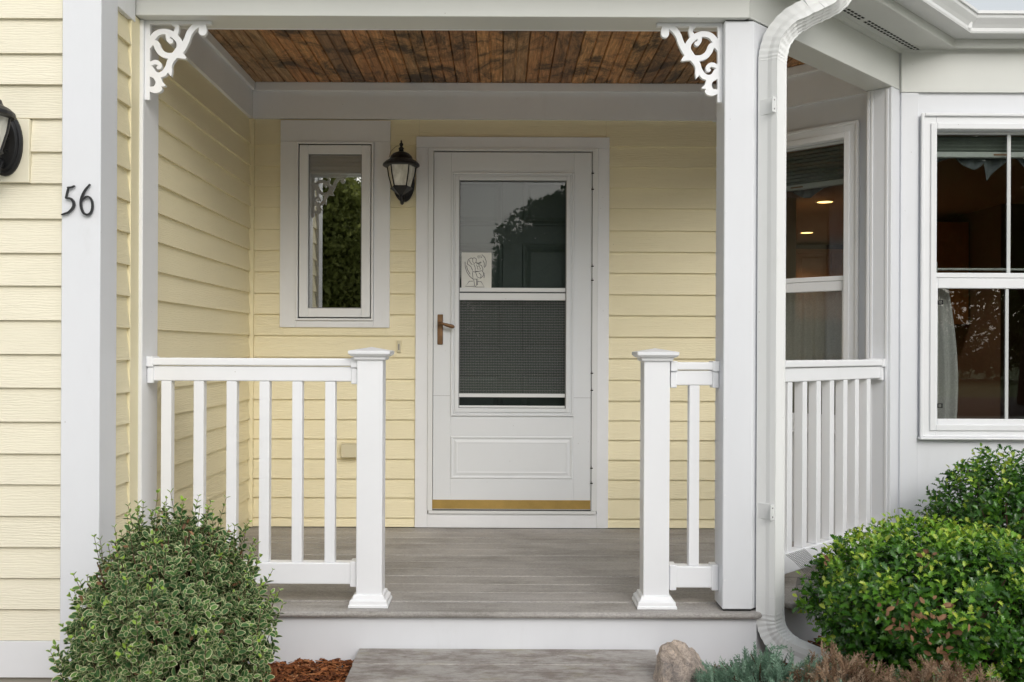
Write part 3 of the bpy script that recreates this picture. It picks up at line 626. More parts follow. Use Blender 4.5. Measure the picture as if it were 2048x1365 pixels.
# --- double hung windows (local: x along wall, -y outward)
def double_hung(parent, x0, x1, z0, z1, cas, label, muntin, zmeet, y=0.0):
    wb = MB(); c = cas
    wb.box(x0-c, x0-.002, y-.022, y-.001, z0-.055, z1+c); wb.box(x1+.002, x1+c, y-.022, y-.001, z0-.055, z1+c)
    wb.box(x0-.0015, x1+.0015, y-.022, y-.001, z1+.002, z1+c); wb.box(x0-.0015, x1+.0015, y-.022, y-.001, z0-.055, z0-.022)
    W = wb.build('window', 'white', parent, bev=0.0015); W['label'] = label
    MB().frame(x0-c-.006, x1+c+.006, z0-.062, z1+c+.006, .016, .016, .010, .016, y-.034, y-.0225).build('casing_band', 'white', W, bev=0.003)
    MB().box(x0-c-.008, x1+c+.008, y-.046, y-.0005, z0-.073, z0-.0625).build('sill', 'white', W, bev=0.003)
    MB().frame(x0-.030, x1+.030, z0-.030, z1+.030, .030, .030, .03, .030, y-.030, y-.0222).build('frame_stop', 'white', W, bev=0.003)
    s = 0.016
    lo = MB().frame(x0, x1, z0-.02, zmeet, s, s, .046, .050, y-.010, y+.020).build('lower_sash', 'white', W, bev=0.003)
    MB().box(x0+s, x1-s, y+.004, y+.007, z0+.026, zmeet-.050).build('pane', 'bay_glass', lo)
    up = MB().frame(x0, x1, zmeet-.006, z1, .012, .012, .030, .014, y+.022, y+.045).build('upper_sash', 'grille', W, bev=0.002)
    MB().box(x0, x1, y-.012, y+.021, zmeet+.001, zmeet+.026).build('meeting_rail', 'white', up, bev=0.003)
    MB().box(x0+.012, x1-.012, y+.032, y+.035, zmeet+.024, z1-.014).build('pane', 'bay_glass', up)
    if muntin:
        MB().box(muntin-.009, muntin+.009, y+.026, y+.0315, zmeet+.025, z1-.014).build('muntin', 'grille', up, bev=0.001)
        MB().box(muntin-.030, muntin-.014, y-.003, y+.0035, z0+.026, zmeet-.050).build('muntin', 'grille', lo, bev=0.001)
    for zz in (z0+.08, zmeet-.13):
        MB().frame(x0+.016, x0+.040, zz, zz+.022, .004, .004, .004, .004, y-.012, y-.006).build('sash_clip', 'dark', lo)
    return W
ZM = EYE+.370
double_hung(bayF, FX0, FX1, FZ0, FZ1, 0.072, 'large white double hung window on the bay front', 2.505, ZM-.01, 4.656)
double_hung(bayA, -BW1, -BW0, BZ0, BZ1, 0.072, 'white double hung window on the angled bay wall', None, ZM-.01, 0.0)

# --- rooms behind the windows
rm = MB()
foy = MB().box(XL, 1.30, 7.2, 7.3, -.05, 2.5).box(XL, 1.30, YB+.12, 7.2, 2.46, 2.5).box(XL, 1.30, YB+.12, 7.2, -.1, -.05).box(XL-.1, XL, YB, 7.3, -.05, 2.5)
foy.build('hallway_shell', 'brown_wall', house)
MB().box(1.30, 1.36, 5.52, 9.0, -.05, 2.5).box(1.30, 2.80, 9.0, 9.1, -.05, 2.5).box(2.74, 2.80, 9.1, 13, -.05, 2.5).build('room_wall', 'tan_wall', house)
MB().box(1.3, 8, 12.95, 13.05, -.05, 2.5).box(4.9, 5.0, 9.4, 13, -.05, 2.5).box(4.9, 8, 9.3, 9.4, -.05, 2.5).box(8, 8.1, 5.5, 13, -.05, 2.5).build('room_wall', 'brown_wall', house)
kc = MB(); kc.prism([(1.36, 5.52), (1.33, 5.42), (2.0, 4.76), (3.95, 4.76), (4.75, 5.5), (8, 5.5), (8, 13), (1.36, 13)], 2.46, 2.475).build('room_ceiling', 'room_ceiling', house)
MB().prism([(1.36, 5.52), (1.33, 5.42), (2.0, 4.76), (3.95, 4.76), (4.75, 5.5), (8, 5.5), (8, 13), (1.36, 13)], -.08, -.05).build('room_floor', 'room_floor', house)
for i, (lx, ly) in enumerate(((3.14, 9.2), (3.74, 11.6))):
    t = thing('ceiling_light', ('nearer and larger' if i == 0 else 'farther and smaller')+' lit recessed light seen in the ceiling through the angled bay window', 'ceiling light', (lx, ly, 2.458), 0, 'recessed kitchen ceiling lights')
    MB().loft([[(r*math.cos(2*PI*i/24), r*math.sin(2*PI*i/24), z) for i in range(24)] for r, z in ((.074, 0), (.090, 0), (.090, -.006), (.074, -.006), (.074, 0))], False).build('trim_ring', 'shade_rail', t)
    MB().lathe([(.0001, -.003), (.072, -.003), (.072, 0), (.0001, 0)], 24).build('bulb', 'bulb', t)
    L = bpy.data.lights.new('bulb_light', 'SPOT'); L.energy = 38; L.color = (1, .70, .44); L.spot_size = R(150); L.spot_blend = .5; L.shadow_soft_size = .06
    lo = bpy.data.objects.new('bulb_light', L); COL.objects.link(lo); lo.parent = t; lo.location = (0, 0, -.02)
# cabinets
def cabinet(x0, x1, y0, y1, z0, z1, nd, label, side=False):
    c = MB().box(x0, x1, y0, y1, z0, z1).build('kitchen_cabinet', 'cabinet'); tag(c, label, 'cabinet', 'oak kitchen cabinets')
    for i in range(nd):
        if not side:
            a = x0+(x1-x0)*i/nd; b = x0+(x1-x0)*(i+1)/nd
            MB().rings(a+.01, b-.01, z0+.01, z1-.01, [(0, 0), (0, .018), (.05, .018), (.058, .012), (.10, .012), (.12, .017)], y0-.0005).build('cabinet_door', 'cabinet', c)
        else:
            a = (y1-y0)*i/nd; b = (y1-y0)*(i+1)/nd
            d = MB().rings(a+.01, b-.01, z0+.01, z1-.01, [(0, 0), (0, .018), (.05, .018), (.058, .012), (.10, .012), (.12, .017)], -.0005).build('cabinet_door', 'cabinet', c, (x0, y1, 0), R(-90))
    return c
cabinet(3.85, 4.87, 12.55, 12.94, 1.42, 2.36, 2, 'oak wall cabinets far inside, below the small recessed light')
cabinet(4.50, 4.88, 9.9, 11.6, 1.30, 2.36, 3, 'oak cabinet seen through the left edge of the large bay window', True)
# shades, valances, curtains
def pleated(x0, x1, z1, n, y, name, label, loc, rot):
    s = MB()
    for i in range(n):
        z = z1-i*0.020; s.extr_x([(y+.012, z), (y, z-.010), (y+.012, z-.020), (y+.022, z-.010)], x0, x1)
    t = s.build(name, 'shade', None, loc, rot); tag(t, label, 'shade')
    MB().box(x0, x1, y-.006, y+.024, z1-n*.020-.028, z1-n*.020).build('bottom_rail', 'shade_rail', t, bev=.003)
    MB().box((x0+x1)/2-.06, (x0+x1)/2+.01, y-.0075, y-.006, z1-n*.020-.019, z1-n*.020-.011).build('pull_tab', 'bronze', t)
    return z1-n*.020-.028
pleated(-BW1+.01, -BW0-.01, 2.085, 9, .07, 'window_shade', 'grey-green pleated shade with pale bottom rail, in the angled bay window', (C45[0], C45[1], 0), RA)
pleated(FX0+.01, FX1-.01, 2.085, 4, 4.73, 'window_shade', 'dark pleated shade with pale bottom rail, at the top of the large bay window', (0, 0, 0), 0)
def valance(x0, x1, z1, drops, y, label, loc, rot):
    v = []; f = []; n = 60
    for i in range(n+1):
        u = i/n; x = x0+(x1-x0)*u
        k = u*len(drops); j = min(int(k), len(drops)-1); fr = k-j
        d = drops[j]*(1-fr)**1.5+0.01 if j % 2 == 0 else drops[j]*fr**1.4*(1-fr)*2.6+.02
        yy = y+0.008*math.sin(u*60)
        v += [(x, yy, z1), (x, yy, z1-d*.9), (x, yy, z1-d), (x, yy+.002, z1), (x, yy+.002, z1-d)]
    for i in range(n):
        a = i*5; b = a+5; f += [(a, b, b+1, a+1), (a+1, b+1, b+2, a+2), (b+3, a+3, a+4, b+4), (a+2, b+2, b+4, a+4), (a+3, b+3, b, a)]
    return tag(MB().add(v, f).build('valance', 'valance', None, loc, rot, smooth=True), label, 'valance')
valance(-BW1+.01, -BW0-.01, 1.90, (0.16, 0.09, .02), .11, 'grey swagged valance cloth under the shade in the angled bay window', (C45[0], C45[1], 0), RA)
valance(FX0+.01, FX1-.01, 1.995, (.05, .10, .12, .10, .10), 4.77, 'grey swagged valance cloth under the shade in the large bay window', (0, 0, 0), 0)
def curtain(x0, x1, z0, z1, y, folds, label, loc=(0, 0, 0), rot=0, amp=.012, scal=0.0, taper=0.0):
    n = 80; v = []; f = []; rows = 8
    for i in range(n+1):
        u = i/n
        for r in range(rows+1):
            q = r/rows
            x = x0+(x1-x0)*u*(1+taper*math.sin(q*2.2)); yy = y+amp*(math.sin(u*folds*2*PI)+.4*math.sin(u*folds*5.1+q*2))*(0.6+.4*q)
            z = z1+(z0-z1)*q+(scal*abs(math.sin(u*folds*PI*.5)) if r == 0 else 0)
            v.append((x, yy, z))
    for i in range(n):
        for r in range(rows): a = i*(rows+1)+r; f.append((a, a+1, a+rows+2, a+rows+1))
    return tag(MB().add(v, f).build('lace_curtain', 'lace', None, loc, rot, smooth=True), label, 'curtain')
curtain(-BW1, -BW0, .60, 1.375, .10, 9, 'white lace cafe curtain across the lower half of the angled bay window', (C45[0], C45[1], 0), RA, scal=.03)
curtain(FX0+.01, FX0+.11, .62, 1.40, 4.76, 3, 'white lace curtain hanging at the left edge of the large bay window', amp=.010, taper=.6)
rod = MB().tube([(FX0, 4.78, 1.425), (FX1, 4.78, 1.425)], .006, 8).build('curtain_rod', 'shade_rail'); tag(rod, 'thin pale curtain rod across the large bay window above its meeting rail', 'curtain rod')
curtain(FX0+.005, FX0+.075, 1.405, 1.46, 4.785, 2, 'short gathered top of a white curtain on the rod in the large bay window', amp=.008, scal=.01)

# ================================================================== PORCH FLOOR
deck = MB().prism([(-1.41, 3.69), (.97, 3.69), (1.95, 4.67), (1.24, YB-.01), (-1.41, YB-.01)], -.06, -.022).build('porch_floor', 'dark'); tag(deck, kind='structure')
def dx1(y): return min(y-2.655-.0, 6.60-y)     # right end limited by the diagonal edge, then by the bay wall
ys = [3.655]; y = 3.811
while y < YB-.02: ys.append(y); y += .1429
ys.append(YB-.015)
def deckboard(a, b, first):
    g_ = .0022; a2, b2 = a+(0 if first else g_), b-g_
    xa = dx1(a2)-.11 if not first else dx1(a2); xb = dx1(b2)-.11 if not first else dx1(b2)
    if a > 4.0: xa = min(a2-2.655-.11, 6.60-a2); xb = min(b2-2.655-.11, 6.60-b2)
    dz = random.uniform(-.0012, .0006)
    return MB().prism([(0, a2), (xa+1.405, a2), (xb+1.405, b2), (0, b2)], -.025+dz, dz).build('deck_board', 'deck', deck, (-1.405, 0, 0), bev=(.012 if first else .003), seg=(3 if first else 1))
for i in range(len(ys)-1): deckboard(ys[i], ys[i+1], i == 0)
MB().box(0.22, 1.36, -.022, .118, -.026, -.0005).build('edge_board', 'deck', deck, (3.655-2.655, 3.655, 0), R45, bev=.010, seg=3)
tag(MB().box(-1.395, 1.000, 3.684, 3.70, -.30, -.0265).build('riser_board', 'house_white', None, bev=.0015), 'white riser board under the front edge of the porch floor', 'riser board')
tag(MB().box(0.012, 1.36, .006, .022, -.30, -.0265).build('skirt_board', 'house_white', None, (1.0, 3.684, 0), R45, bev=.0015), 'white skirt board under the diagonal right edge of the porch floor', 'skirt board')
# step
st = thing('step', 'low weathered grey timber step in front of the porch', 'step', (0.015, 3.4, -.22))
y = 3.676; sy = -.04
for i in range(4):
    x0 = -.555+.003*i; b0 = .590-.006*i
    MB().prism([(x0, y-.1795-3.4), (b0-.01, y-.1795-3.4), (b0, y-3.4), (x0, y-3.4)], .045+.0, .073+random.uniform(-.001, .001)).build('step_board', 'step', st, bev=.004, seg=2)
    y -= .183
MB().box(-.53, .56, -.40, .27, -.05, .0445).build('step_frame', 'step', st)

# ================================================================== RAILINGS
def square(mb, x0, x1, y0, y1, z0, z1): return mb.box(x0, x1, y0, y1, z0, z1)
def newel(parent, cx, cy):
    h = .0508
    p = MB().box(cx-h, cx+h, cy-h, cy+h, .0, .978).build('newel_post', 'vinyl', parent, bev=.003, seg=2)
    def sq(r, z): return [(cx-r, cy-r, z), (cx+r, cy-r, z), (cx+r, cy+r, z), (cx-r, cy+r, z)]
    MB().loft([sq(h+.002, .966), sq(h+.010, .970), sq(h+.012, .980), sq(h+.022, .984), sq(h+.030, .992), sq(h+.031, 1.003), sq(h+.026, 1.005), sq(.001, 1.019)]).build('post_cap', 'vinyl', p, bev=.0008)
    MB().loft([sq(h+.027, .0005), sq(h+.027, .010), sq(h+.023, .013), sq(h+.022, .026), sq(h+.012, .034), sq(h+.008, .046), sq(h+.001, .048)]).build('post_base', 'vinyl', p, bev=.0008)
    return p
def rail_run(parent, L, ztop, zbot, balx, b0=True, b1=True):
    """local x along the run from 0 to L, centred on y = 0"""
    MB().box(.0, L, -.033, .033, ztop-.034, ztop-.004).box(.002, L-.002, -.023, .023, ztop-.0955, ztop-.0365).build('top_rail', 'vinyl', parent, bev=.005, seg=3)
    MB().box(.0, L, -.0275, .0275, zbot-.085, zbot).build('bottom_rail', 'vinyl', parent, bev=.005, seg=3)
    for x in balx: MB().box(x-.0202, x+.0202, -.0202, .0202, zbot+.0005, ztop-.096).build('baluster', 'vinyl', parent, bev=.0025, seg=2)
    for on, x0, x1 in ((b0, .0005, .027), (b1, L-.027, L-.0005)):
        if not on: continue
        MB().box(x0, x1, -.038, .038, ztop-.040, ztop+.0005).box(x0+.001, x1-.001, -.0295, .0295, ztop-.105, ztop-.0425).build('rail_bracket', 'vinyl', parent, bev=.003, seg=2)
        MB().box(x0, x1, -.0325, .0325, zbot-.094, zbot+.006).build('rail_bracket', 'vinyl', parent, bev=.003, seg=2)
NY = 3.778
r1 = thing('porch_railing', 'longer white railing with six balusters left of the step, ending in a capped post', 'railing', (0, 0, 0))
r1r = thing('tmp', 'x', 'x'); bpy.data.objects.remove(r1r)
r1.location = (-1.394, NY, 0)
nx = -.555+.051+.0-.0
nc = (742-1000)/505.5
newel(r1, nc+1.394-.0, 0)
rail_run(r1, nc-.0508+1.394, .977, .166, [((a-1000)/505.0)+1.394 for a in (333.5, 398.3, 464, 529.6, 595.2, 661)])
r2 = thing('porch_railing', 'short white railing with one baluster between a capped post and the porch column', 'railing', ((1311.8-1000)/505.5, NY, 0))
newel(r2, 0, 0)
sub = r2.location.x
def shifted(parent, L, ztop, zbot, balx, dx):
    before = set(bpy.data.objects); rail_run(parent, L, ztop, zbot, balx)
    for o in set(bpy.data.objects)-before: o.location.x += dx
shifted(r2, .866-sub-.056, .968, .158, [(1389-1000)/505.-sub-.056], .056)
MB().box(.0512, .0555, -.020, .020, .872, .962).build('gap_spacer', 'dark', r2)
MB().box(.0512, .0555, -.020, .020, .080, .156).build('gap_spacer', 'vinyl', r2)
cdi = -2.79
r3 = thing('porch_railing', 'white railing running diagonally from behind the downspout to the bay post', 'railing', (1.09, 3.88, 0), R45)
ends = ((1.8475-1.09)*1.4142)
bal = [((yy-3.88)*1.4142) for yy in (3.904, 3.992, 4.084, 4.174, 4.263, 4.357, 4.443, 4.531)]
rail_run(r3, ends-.004, .975, .168, bal[0:], True, True)
# centre line offset: X-Y=-2.79

# ================================================================== SCROLL BRACKETS
K = 1/5.25/511
def zz(pts): return [((x-90)*K, -(y-215)*K, (r*1.1+2)*K) for x, y, r in pts]
strokes = [zz(s) for s in (
    [(128,470,30),(165,400,28),(215,345,26),(280,327,25),(345,340,26),(405,380,26),(445,430,26),(455,490,30),(430,545,34),(390,590,30)],
    [(150,440,24),(205,455,27),(225,505,28),(265,555,27),(325,580,25),(390,580,26)],
    [(345,335,22),(330,370,20),(332,405,18),(355,432,18),(366,425,14)],
    [(385,248,16),(415,262,18),(424,300,18),(408,345,24)],
    [(640,255,22),(590,290,27),(550,350,26),(525,420,27),(480,500,32),(430,560,36)],
    [(690,262,30),(693,300,36),(693,326,36)],
    [(430,565,34),(475,580,24),(505,600,10),(520,603,2)],
    [(400,580,30),(355,640,28),(335,700,27),(290,760,24),(235,785,24),(185,765,22),(150,720,26)],
    [(340,690,26),(350,740,20),(362,790,3)],
    [(150,665,18),(200,648,19),(238,668,17),(246,700,15),(228,705,14)],
    [(150,770,26),(200,790,30),(232,840,29),(232,890,30),(205,935,32),(160,935,24)],
    [(235,785,24),(290,780,14),(315,772,3)],
    [(240,860,24),(275,885,14),(302,893,3)],
    [(200,940,30),(235,935,26),(262,925,8)])]
rects = [(0, 50*K, -830*K, 0), (0, 690*K, -33*K, 0)]
fr = fretwork(strokes, rects, .0019, .019)
br = fr.build('scroll_bracket', 'vinyl', None, ((297.3-1000)/511+.0, 3.7185, EYE+(700-41)/511-.0), 0)
br.location.x = -1.3945; br.location.z = 2.292
tag(br, 'white scrollwork bracket in the upper left corner of the porch opening', 'bracket', 'fretwork brackets under the porch header')
b2 = br.copy(); COL.objects.link(b2); b2.scale = (-1, 1, 1); b2.location = (.8655, 3.7185, 2.2915)
tag(b2, 'white scrollwork bracket against the right porch column', 'bracket', 'fretwork brackets under the porch header')

# ================================================================== HOUSE NUMBER
def pxl(pts, s): return [((x/2.7308-1000)/s, EYE-(y/2.7308-696.5)/s, r*.82/2.7308/s) for x, y, r in pts]
S = 573
n5 = [pxl([(378,1032,4.5),(372,1060,5.5),(366,1086,5)], S), pxl([(376,1030,5),(395,1028,5.5),(412,1021,4)], S), pxl([(366,1088,4.5),(392,1090,6.5),(408,1112,8),(405,1138,7.5),(382,1163,6),(360,1172,5.5),(345,1178,4.5)], S)]
n6 = [pxl([(495,1013,4),(468,1047,6),(450,1090,7),(448,1130,7),(460,1165,7),(480,1177,6.5),(500,1168,6.5),(510,1140,6.5),(508,1105,6),(494,1082,5.5),(474,1080,5),(455,1098,4)], S)]
for d, (st_, lab) in {'5': (n5, 'left black numeral of the house number, with a flat top stroke'), '6': (n6, 'right black numeral of the house number, with a closed lower loop')}.items():
    o = fretwork(st_, [], .0009, .008).build('house_number', 'number', None, (0, 3.2995, 0)); tag(o, lab, 'house number', 'house number 56')

# ================================================================== LANTERNS
def lantern(loc, label):
    t = thing('wall_lantern', label, 'lantern', loc, 0, 'black wall lanterns')       # origin on the wall at backplate centre
    def oval(rx, rz, y, n=32): return [(rx*math.sin(2*PI*i/n), y, rz*math.cos(2*PI*i/n)) for i in range(n)]
    MB().loft([oval(.062, .114, 0), oval(.062, .114, -.010), oval(.055, .105, -.018), oval(.051, .100, -.016), oval(.045, .093, -.024), oval(.001, .002, -.032)]).build('backplate', 'black', t, smooth=False, bev=.001)
    cy = -.150; dz = -.005
    MB().tube(smoothpath([(0, -.02, -.06), (0, -.06, -.115), (0, -.11, -.135), (0, cy, -.100)], 5), .009, 10).build('arm', 'black', t, smooth=True)
    def ring(r, z, k=5, sc=1.0): return [(r*math.cos(2*PI*i/k+R(306)), cy+r*math.sin(2*PI*i/k+R(306)), z) for i in range(k)]
    z0 = -.052; z1 = .076; r0 = .056; r1 = .086
    MB().loft([[(r*math.cos(2*PI*i/24), cy+r*math.sin(2*PI*i/24), z) for i in range(24)] for r, z in
        [(q[0], q[1]+.024) for q in ((.096, .036), (.102, .040), (.100, .050), (.085, .064), (.066, .074), (.062, .080), (.058, .092), (.045, .106), (.028, .114), (.016, .118))]]).build('roof', 'black', t, smooth=False, bev=.001)
    MB().loft([[(r*math.cos(2*PI*i/24), cy+r*math.sin(2*PI*i/24), z) for i in range(24)] for r, z in ((.094, .0605), (.07, .069), (.07, .074))]).build('roof_lining', 'black', t)
    MB().lathe([(.014, .116), (.012, .130), (.016, .134), (.010, .142), (.006, .146), (.011, .154), (.010, .162), (.004, .168), (.005, .174), (.002, .182)], 14, 0, cy, .024).build('finial', 'black', t, smooth=True)
    for i in range(5):
        a0 = ring(r0, z0); a1 = ring((r0+r1)/2+.004, (z0+z1)/2); a2 = ring(r1, z1); j = (i+1) % 5
        o = 0.96
        sc = lambda p: (p[0]*o, cy+(p[1]-cy)*o, p[2])
        MB().add([sc(a0[i]), sc(a0[j]), sc(a1[j]), sc(a1[i]), sc(a2[j]), sc(a2[i])], [(0, 1, 2, 3), (3, 2, 4, 5)]).build('glass_panel', 'lantern_glass', t)
        MB().tube([a0[i], a1[i], a2[i]], .0042, 6).build('cage_bar', 'black', t)
    MB().loft([ring(.060, z0+.001), ring(.066, z0-.007), ring(.040, z0-.026), ring(.016, z0-.043), ring(.010, z0-.050)]).build('base_cup', 'black', t, bev=.001)
    MB().lathe([(.008, z0-.048), (.013, z0-.056), (.006, z0-.062), (.010, z0-.070), (.008, z0-.076), (.001, z0-.086)], 12, 0, cy).build('drop_finial', 'black', t, smooth=True)
    for dx, dz_ in ((.020, .012), (.018, -.030), (-.02, .0)):
        MB().lathe([(.001, .034), (.005, .033), (.006, .028), (.003, .02)], 8).build('screw_knob', 'black', t, (dx, 0, dz_)).rotation_euler = (R(90), 0, 0)
    return t
la = lantern(((806.5-1000)/353, YB-.013, EYE+(700-366)/353), 'black wall lantern with frosted glass, between the small window and the storm door')
cw = MB().tube(smoothpath([(-.012, -.15, .174), (-.03, -.155, .168), (-.055, -.16, .140), (-.065, -.165, .108)], 4), .0012, 5).build('loose_wire', 'bronze', la)
lantern(((13-1000)/570., 3.322, EYE+(696-290)/570), 'black wall lantern on the front siding at the left edge, partly out of frame')

# ================================================================== SMALL WALL FITTINGS
db = MB().box(-.5825+.0, -.5595, YB-.026, YB-.010, EYE-.028+.01, EYE+.05).build('doorbell', 'beige_box', None, bev=.002); tag(db, 'narrow beige doorbell plate on the siding just above the left railing post cap', 'doorbell')
MB().box(-.5745, -.5675, YB-.029, YB-.0265, EYE-.005, EYE+.03).build('button', 'gasket', db, bev=.001)
ob = MB().box(-.892, -.80, YB-.055, YB-.010, EYE-.61, EYE-.535).build('outlet_cover', 'beige_box', None, bev=.004, seg=2); tag(ob, 'beige outlet cover box low on the back siding left of the door', 'outlet box')
MB().box(-.894, -.798, YB-.057, YB-.010, EYE-.5345, EYE-.530).build('lid', 'beige_box', ob, bev=.001)
# drawing on the storm door glass
px = lambda x: (x/13.64+910-1000)/354.5
pz = lambda y: EYE-(y/13.64+490-700)/354.5
dr = MB().box(px(165), px(985), YD+.0188, YD+.0195, pz(1175), pz(205)).build('paper_drawing', 'paper'); tag(dr, 'small paper with a line drawing of a dancing figure taped inside the storm door glass', 'drawing')
inkst = [[(260,460),(265,600),(310,740),(390,860),(480,935)], [(300,560),(330,680),(400,800)], [(320,520),(350,400),(430,350),(460,380)], [(320,520),(420,590),(470,700)], [(380,420),(400,480),(460,540)],
    [(470,360),(520,350),(570,380),(560,470),(510,510),(470,460),(470,360)], [(560,470),(620,500),(700,460)], [(570,510),(640,510),(710,480)], [(610,300),(650,290),(640,370),(610,340),(610,300)], [(680,290),(720,340),(680,350)],
    [(720,260),(800,340),(840,450),(830,560),(790,620)], [(750,420),(790,500),(780,600)], [(540,630),(540,720),(640,720),(720,700)], [(620,530),(710,560),(750,650),(740,740)], [(460,730),(540,740),(640,720)],
    [(465,750),(480,930),(620,935)], [(550,750),(600,880),(690,910),(750,850),(790,780),(740,730)], [(690,900),(700,820),(640,760)], [(500,940),(520,1090),(510,1160)], [(570,940),(580,1080),(540,1150)], [(610,960),(600,1100)],
    [(480,990),(380,990),(275,1135),(500,1135)], [(600,1000),(700,1000),(790,1150),(550,1150)], [(500,520),(540,630),(580,540)], [(600,580),(640,570),(690,660),(600,660),(600,580)], [(760,770),(790,830),(780,900)]]
ink = MB()
for s_ in inkst: ink.tube([(px(a), YD+.0186, pz(b)) for a, b in s_], .0015, 4)
ink.build('ink_lines', 'ink', dr)

# ================================================================== DOWNSPOUT
def rect_prof(n_r=4):
    a, b = .043, .041     # half width along the wall, half depth
    p = []
    def edge(x0, y0, x1, y1, ribs):
        m = ribs*4 if ribs else 3
        for i in range(m):
            u = i/m; x = x0+(x1-x0)*u; y = y0+(y1-y0)*u; d = 0
            if ribs and 0.12 < u < .88: d = -.006*(0.5-0.5*math.cos(2*PI*ribs*u*1.0))
            nxx, nyy = (y1-y0), -(x1-x0); L = math.hypot(nxx, nyy); p.append((x+nxx/L*d, y+nyy/L*d))
    edge(-a+.004, -b, a-.004, -b, 4); edge(a, -b+.004, a, b-.004, 2); edge(a-.004, b, -a+.004, b, 0); edge(-a, b-.004, -a, -b+.004, 1)
    return p
DS = (1.054, 3.691)
def sweep_spout(path, crimp=None, scale=1.0):
    P = [Vector(p) for p in path]; prof = rect_prof(); loops = []
    for i, p in enumerate(P):
        d = (P[min(i+1, len(P)-1)]-P[max(i-1, 0)]).normalized()
        ax = Vector((.7071, .7071, 0))             # along the wall
        out = ax.cross(d)                          # right-handed: inward or outward
        if out.dot(Vector((-.7071, .7071, 0))) < 0 and d.z < 0: out = -out
        if d.z > 0 and out.dot(Vector((-.7071, .7071, 0))) < 0: out = -out
        out.normalize(); a2 = d.cross(out).normalized(); a2 = a2 if a2.dot(ax) > 0 else -a2
        s = scale*(1+(crimp[i] if crimp else 0))
        loops.append([tuple(p+a2*x*s+out*y*s) for x, y in prof])
    return MB().loft(loops)
dsp = thing('downspout', 'white ribbed downspout with crimped elbows at the right porch column', 'downspout', (0, 0, 0))
sweep_spout([(DS[0], DS[1], -.015), (DS[0], DS[1], 2.135)]).build('pipe', 'spout', dsp)
zc = 0.02
sweep_spout([(DS[0], DS[1], .060), (DS[0], DS[1], .064)], scale=1.012).build('joint', 'spout', dsp)
def elbow(pts, ncr, name, n=60, amp=.045):
    pth = smoothpath(pts, max(4, n//(len(pts)-1)))
    cr = [amp*(abs(((i*ncr/len(pth)) % 1)-.5)*2-.5) for i in range(len(pth))]
    return sweep_spout(pth, cr, 1.01).build(name, 'spout', dsp)
oo = Vector((.7071, -.7071, 0))
P0 = Vector((DS[0], DS[1], 0))
elbow([P0+Vector((0, 0, -.005)), P0+Vector((0, 0, -.045))+oo*.004, P0+Vector((0, 0, -.085))+oo*.022, P0+Vector((0, 0, -.115))+oo*.055, P0+Vector((0, 0, -.132))+oo*.095], 9, 'lower_elbow')
sweep_spout([P0+Vector((0, 0, -.132))+oo*.095, P0+Vector((0, 0, -.150))+oo*.20, P0+Vector((0, 0, -.163))+oo*.30]).build('outlet', 'spout', dsp)
U = [P0+Vector((0, 0, 2.13)), P0+Vector((.004, 0, 2.165)), Vector((1.076, 3.691, 2.224)), Vector((1.124, 3.692, 2.284)), Vector((1.190, 3.696, 2.325))]
elbow(U, 9, 'upper_elbow')
V1 = Vector((1.240, 3.700, 2.350))
sweep_spout([U[-1], V1], scale=.985).build('offset_pipe', 'spout', dsp)
elbow([V1-Vector((.012, 0, .006)), Vector((1.290, 3.705, 2.378)), Vector((1.325, 3.710, 2.415)), Vector((1.340, 3.714, 2.46)), Vector((1.342, 3.716, 2.535))], 8, 'top_elbow')
for z in (EYE-(228-704)/505, EYE-(1016-704)/505):
    MB().box(-.070, -.0465, -.037, -.033, z-.030, z+.030).box(-.0475, -.044, -.037, .036, z-.030, z+.030).build('strap', 'alu', dsp, (DS[0]+.004, DS[1]+.004, 0), R45, bev=.001)
    for q_ in (-.017, .017):
        MB().lathe([(.0001, .0025), (.003, .0015), (.003, 0)], 8).build('screw', 'gasket', dsp, (DS[0]+.004-.0572*.7071+.037*.7071, DS[1]+.004-.0572*.7071-.037*.7071, z+q_)).rotation_euler = (R(90), 0, R45)

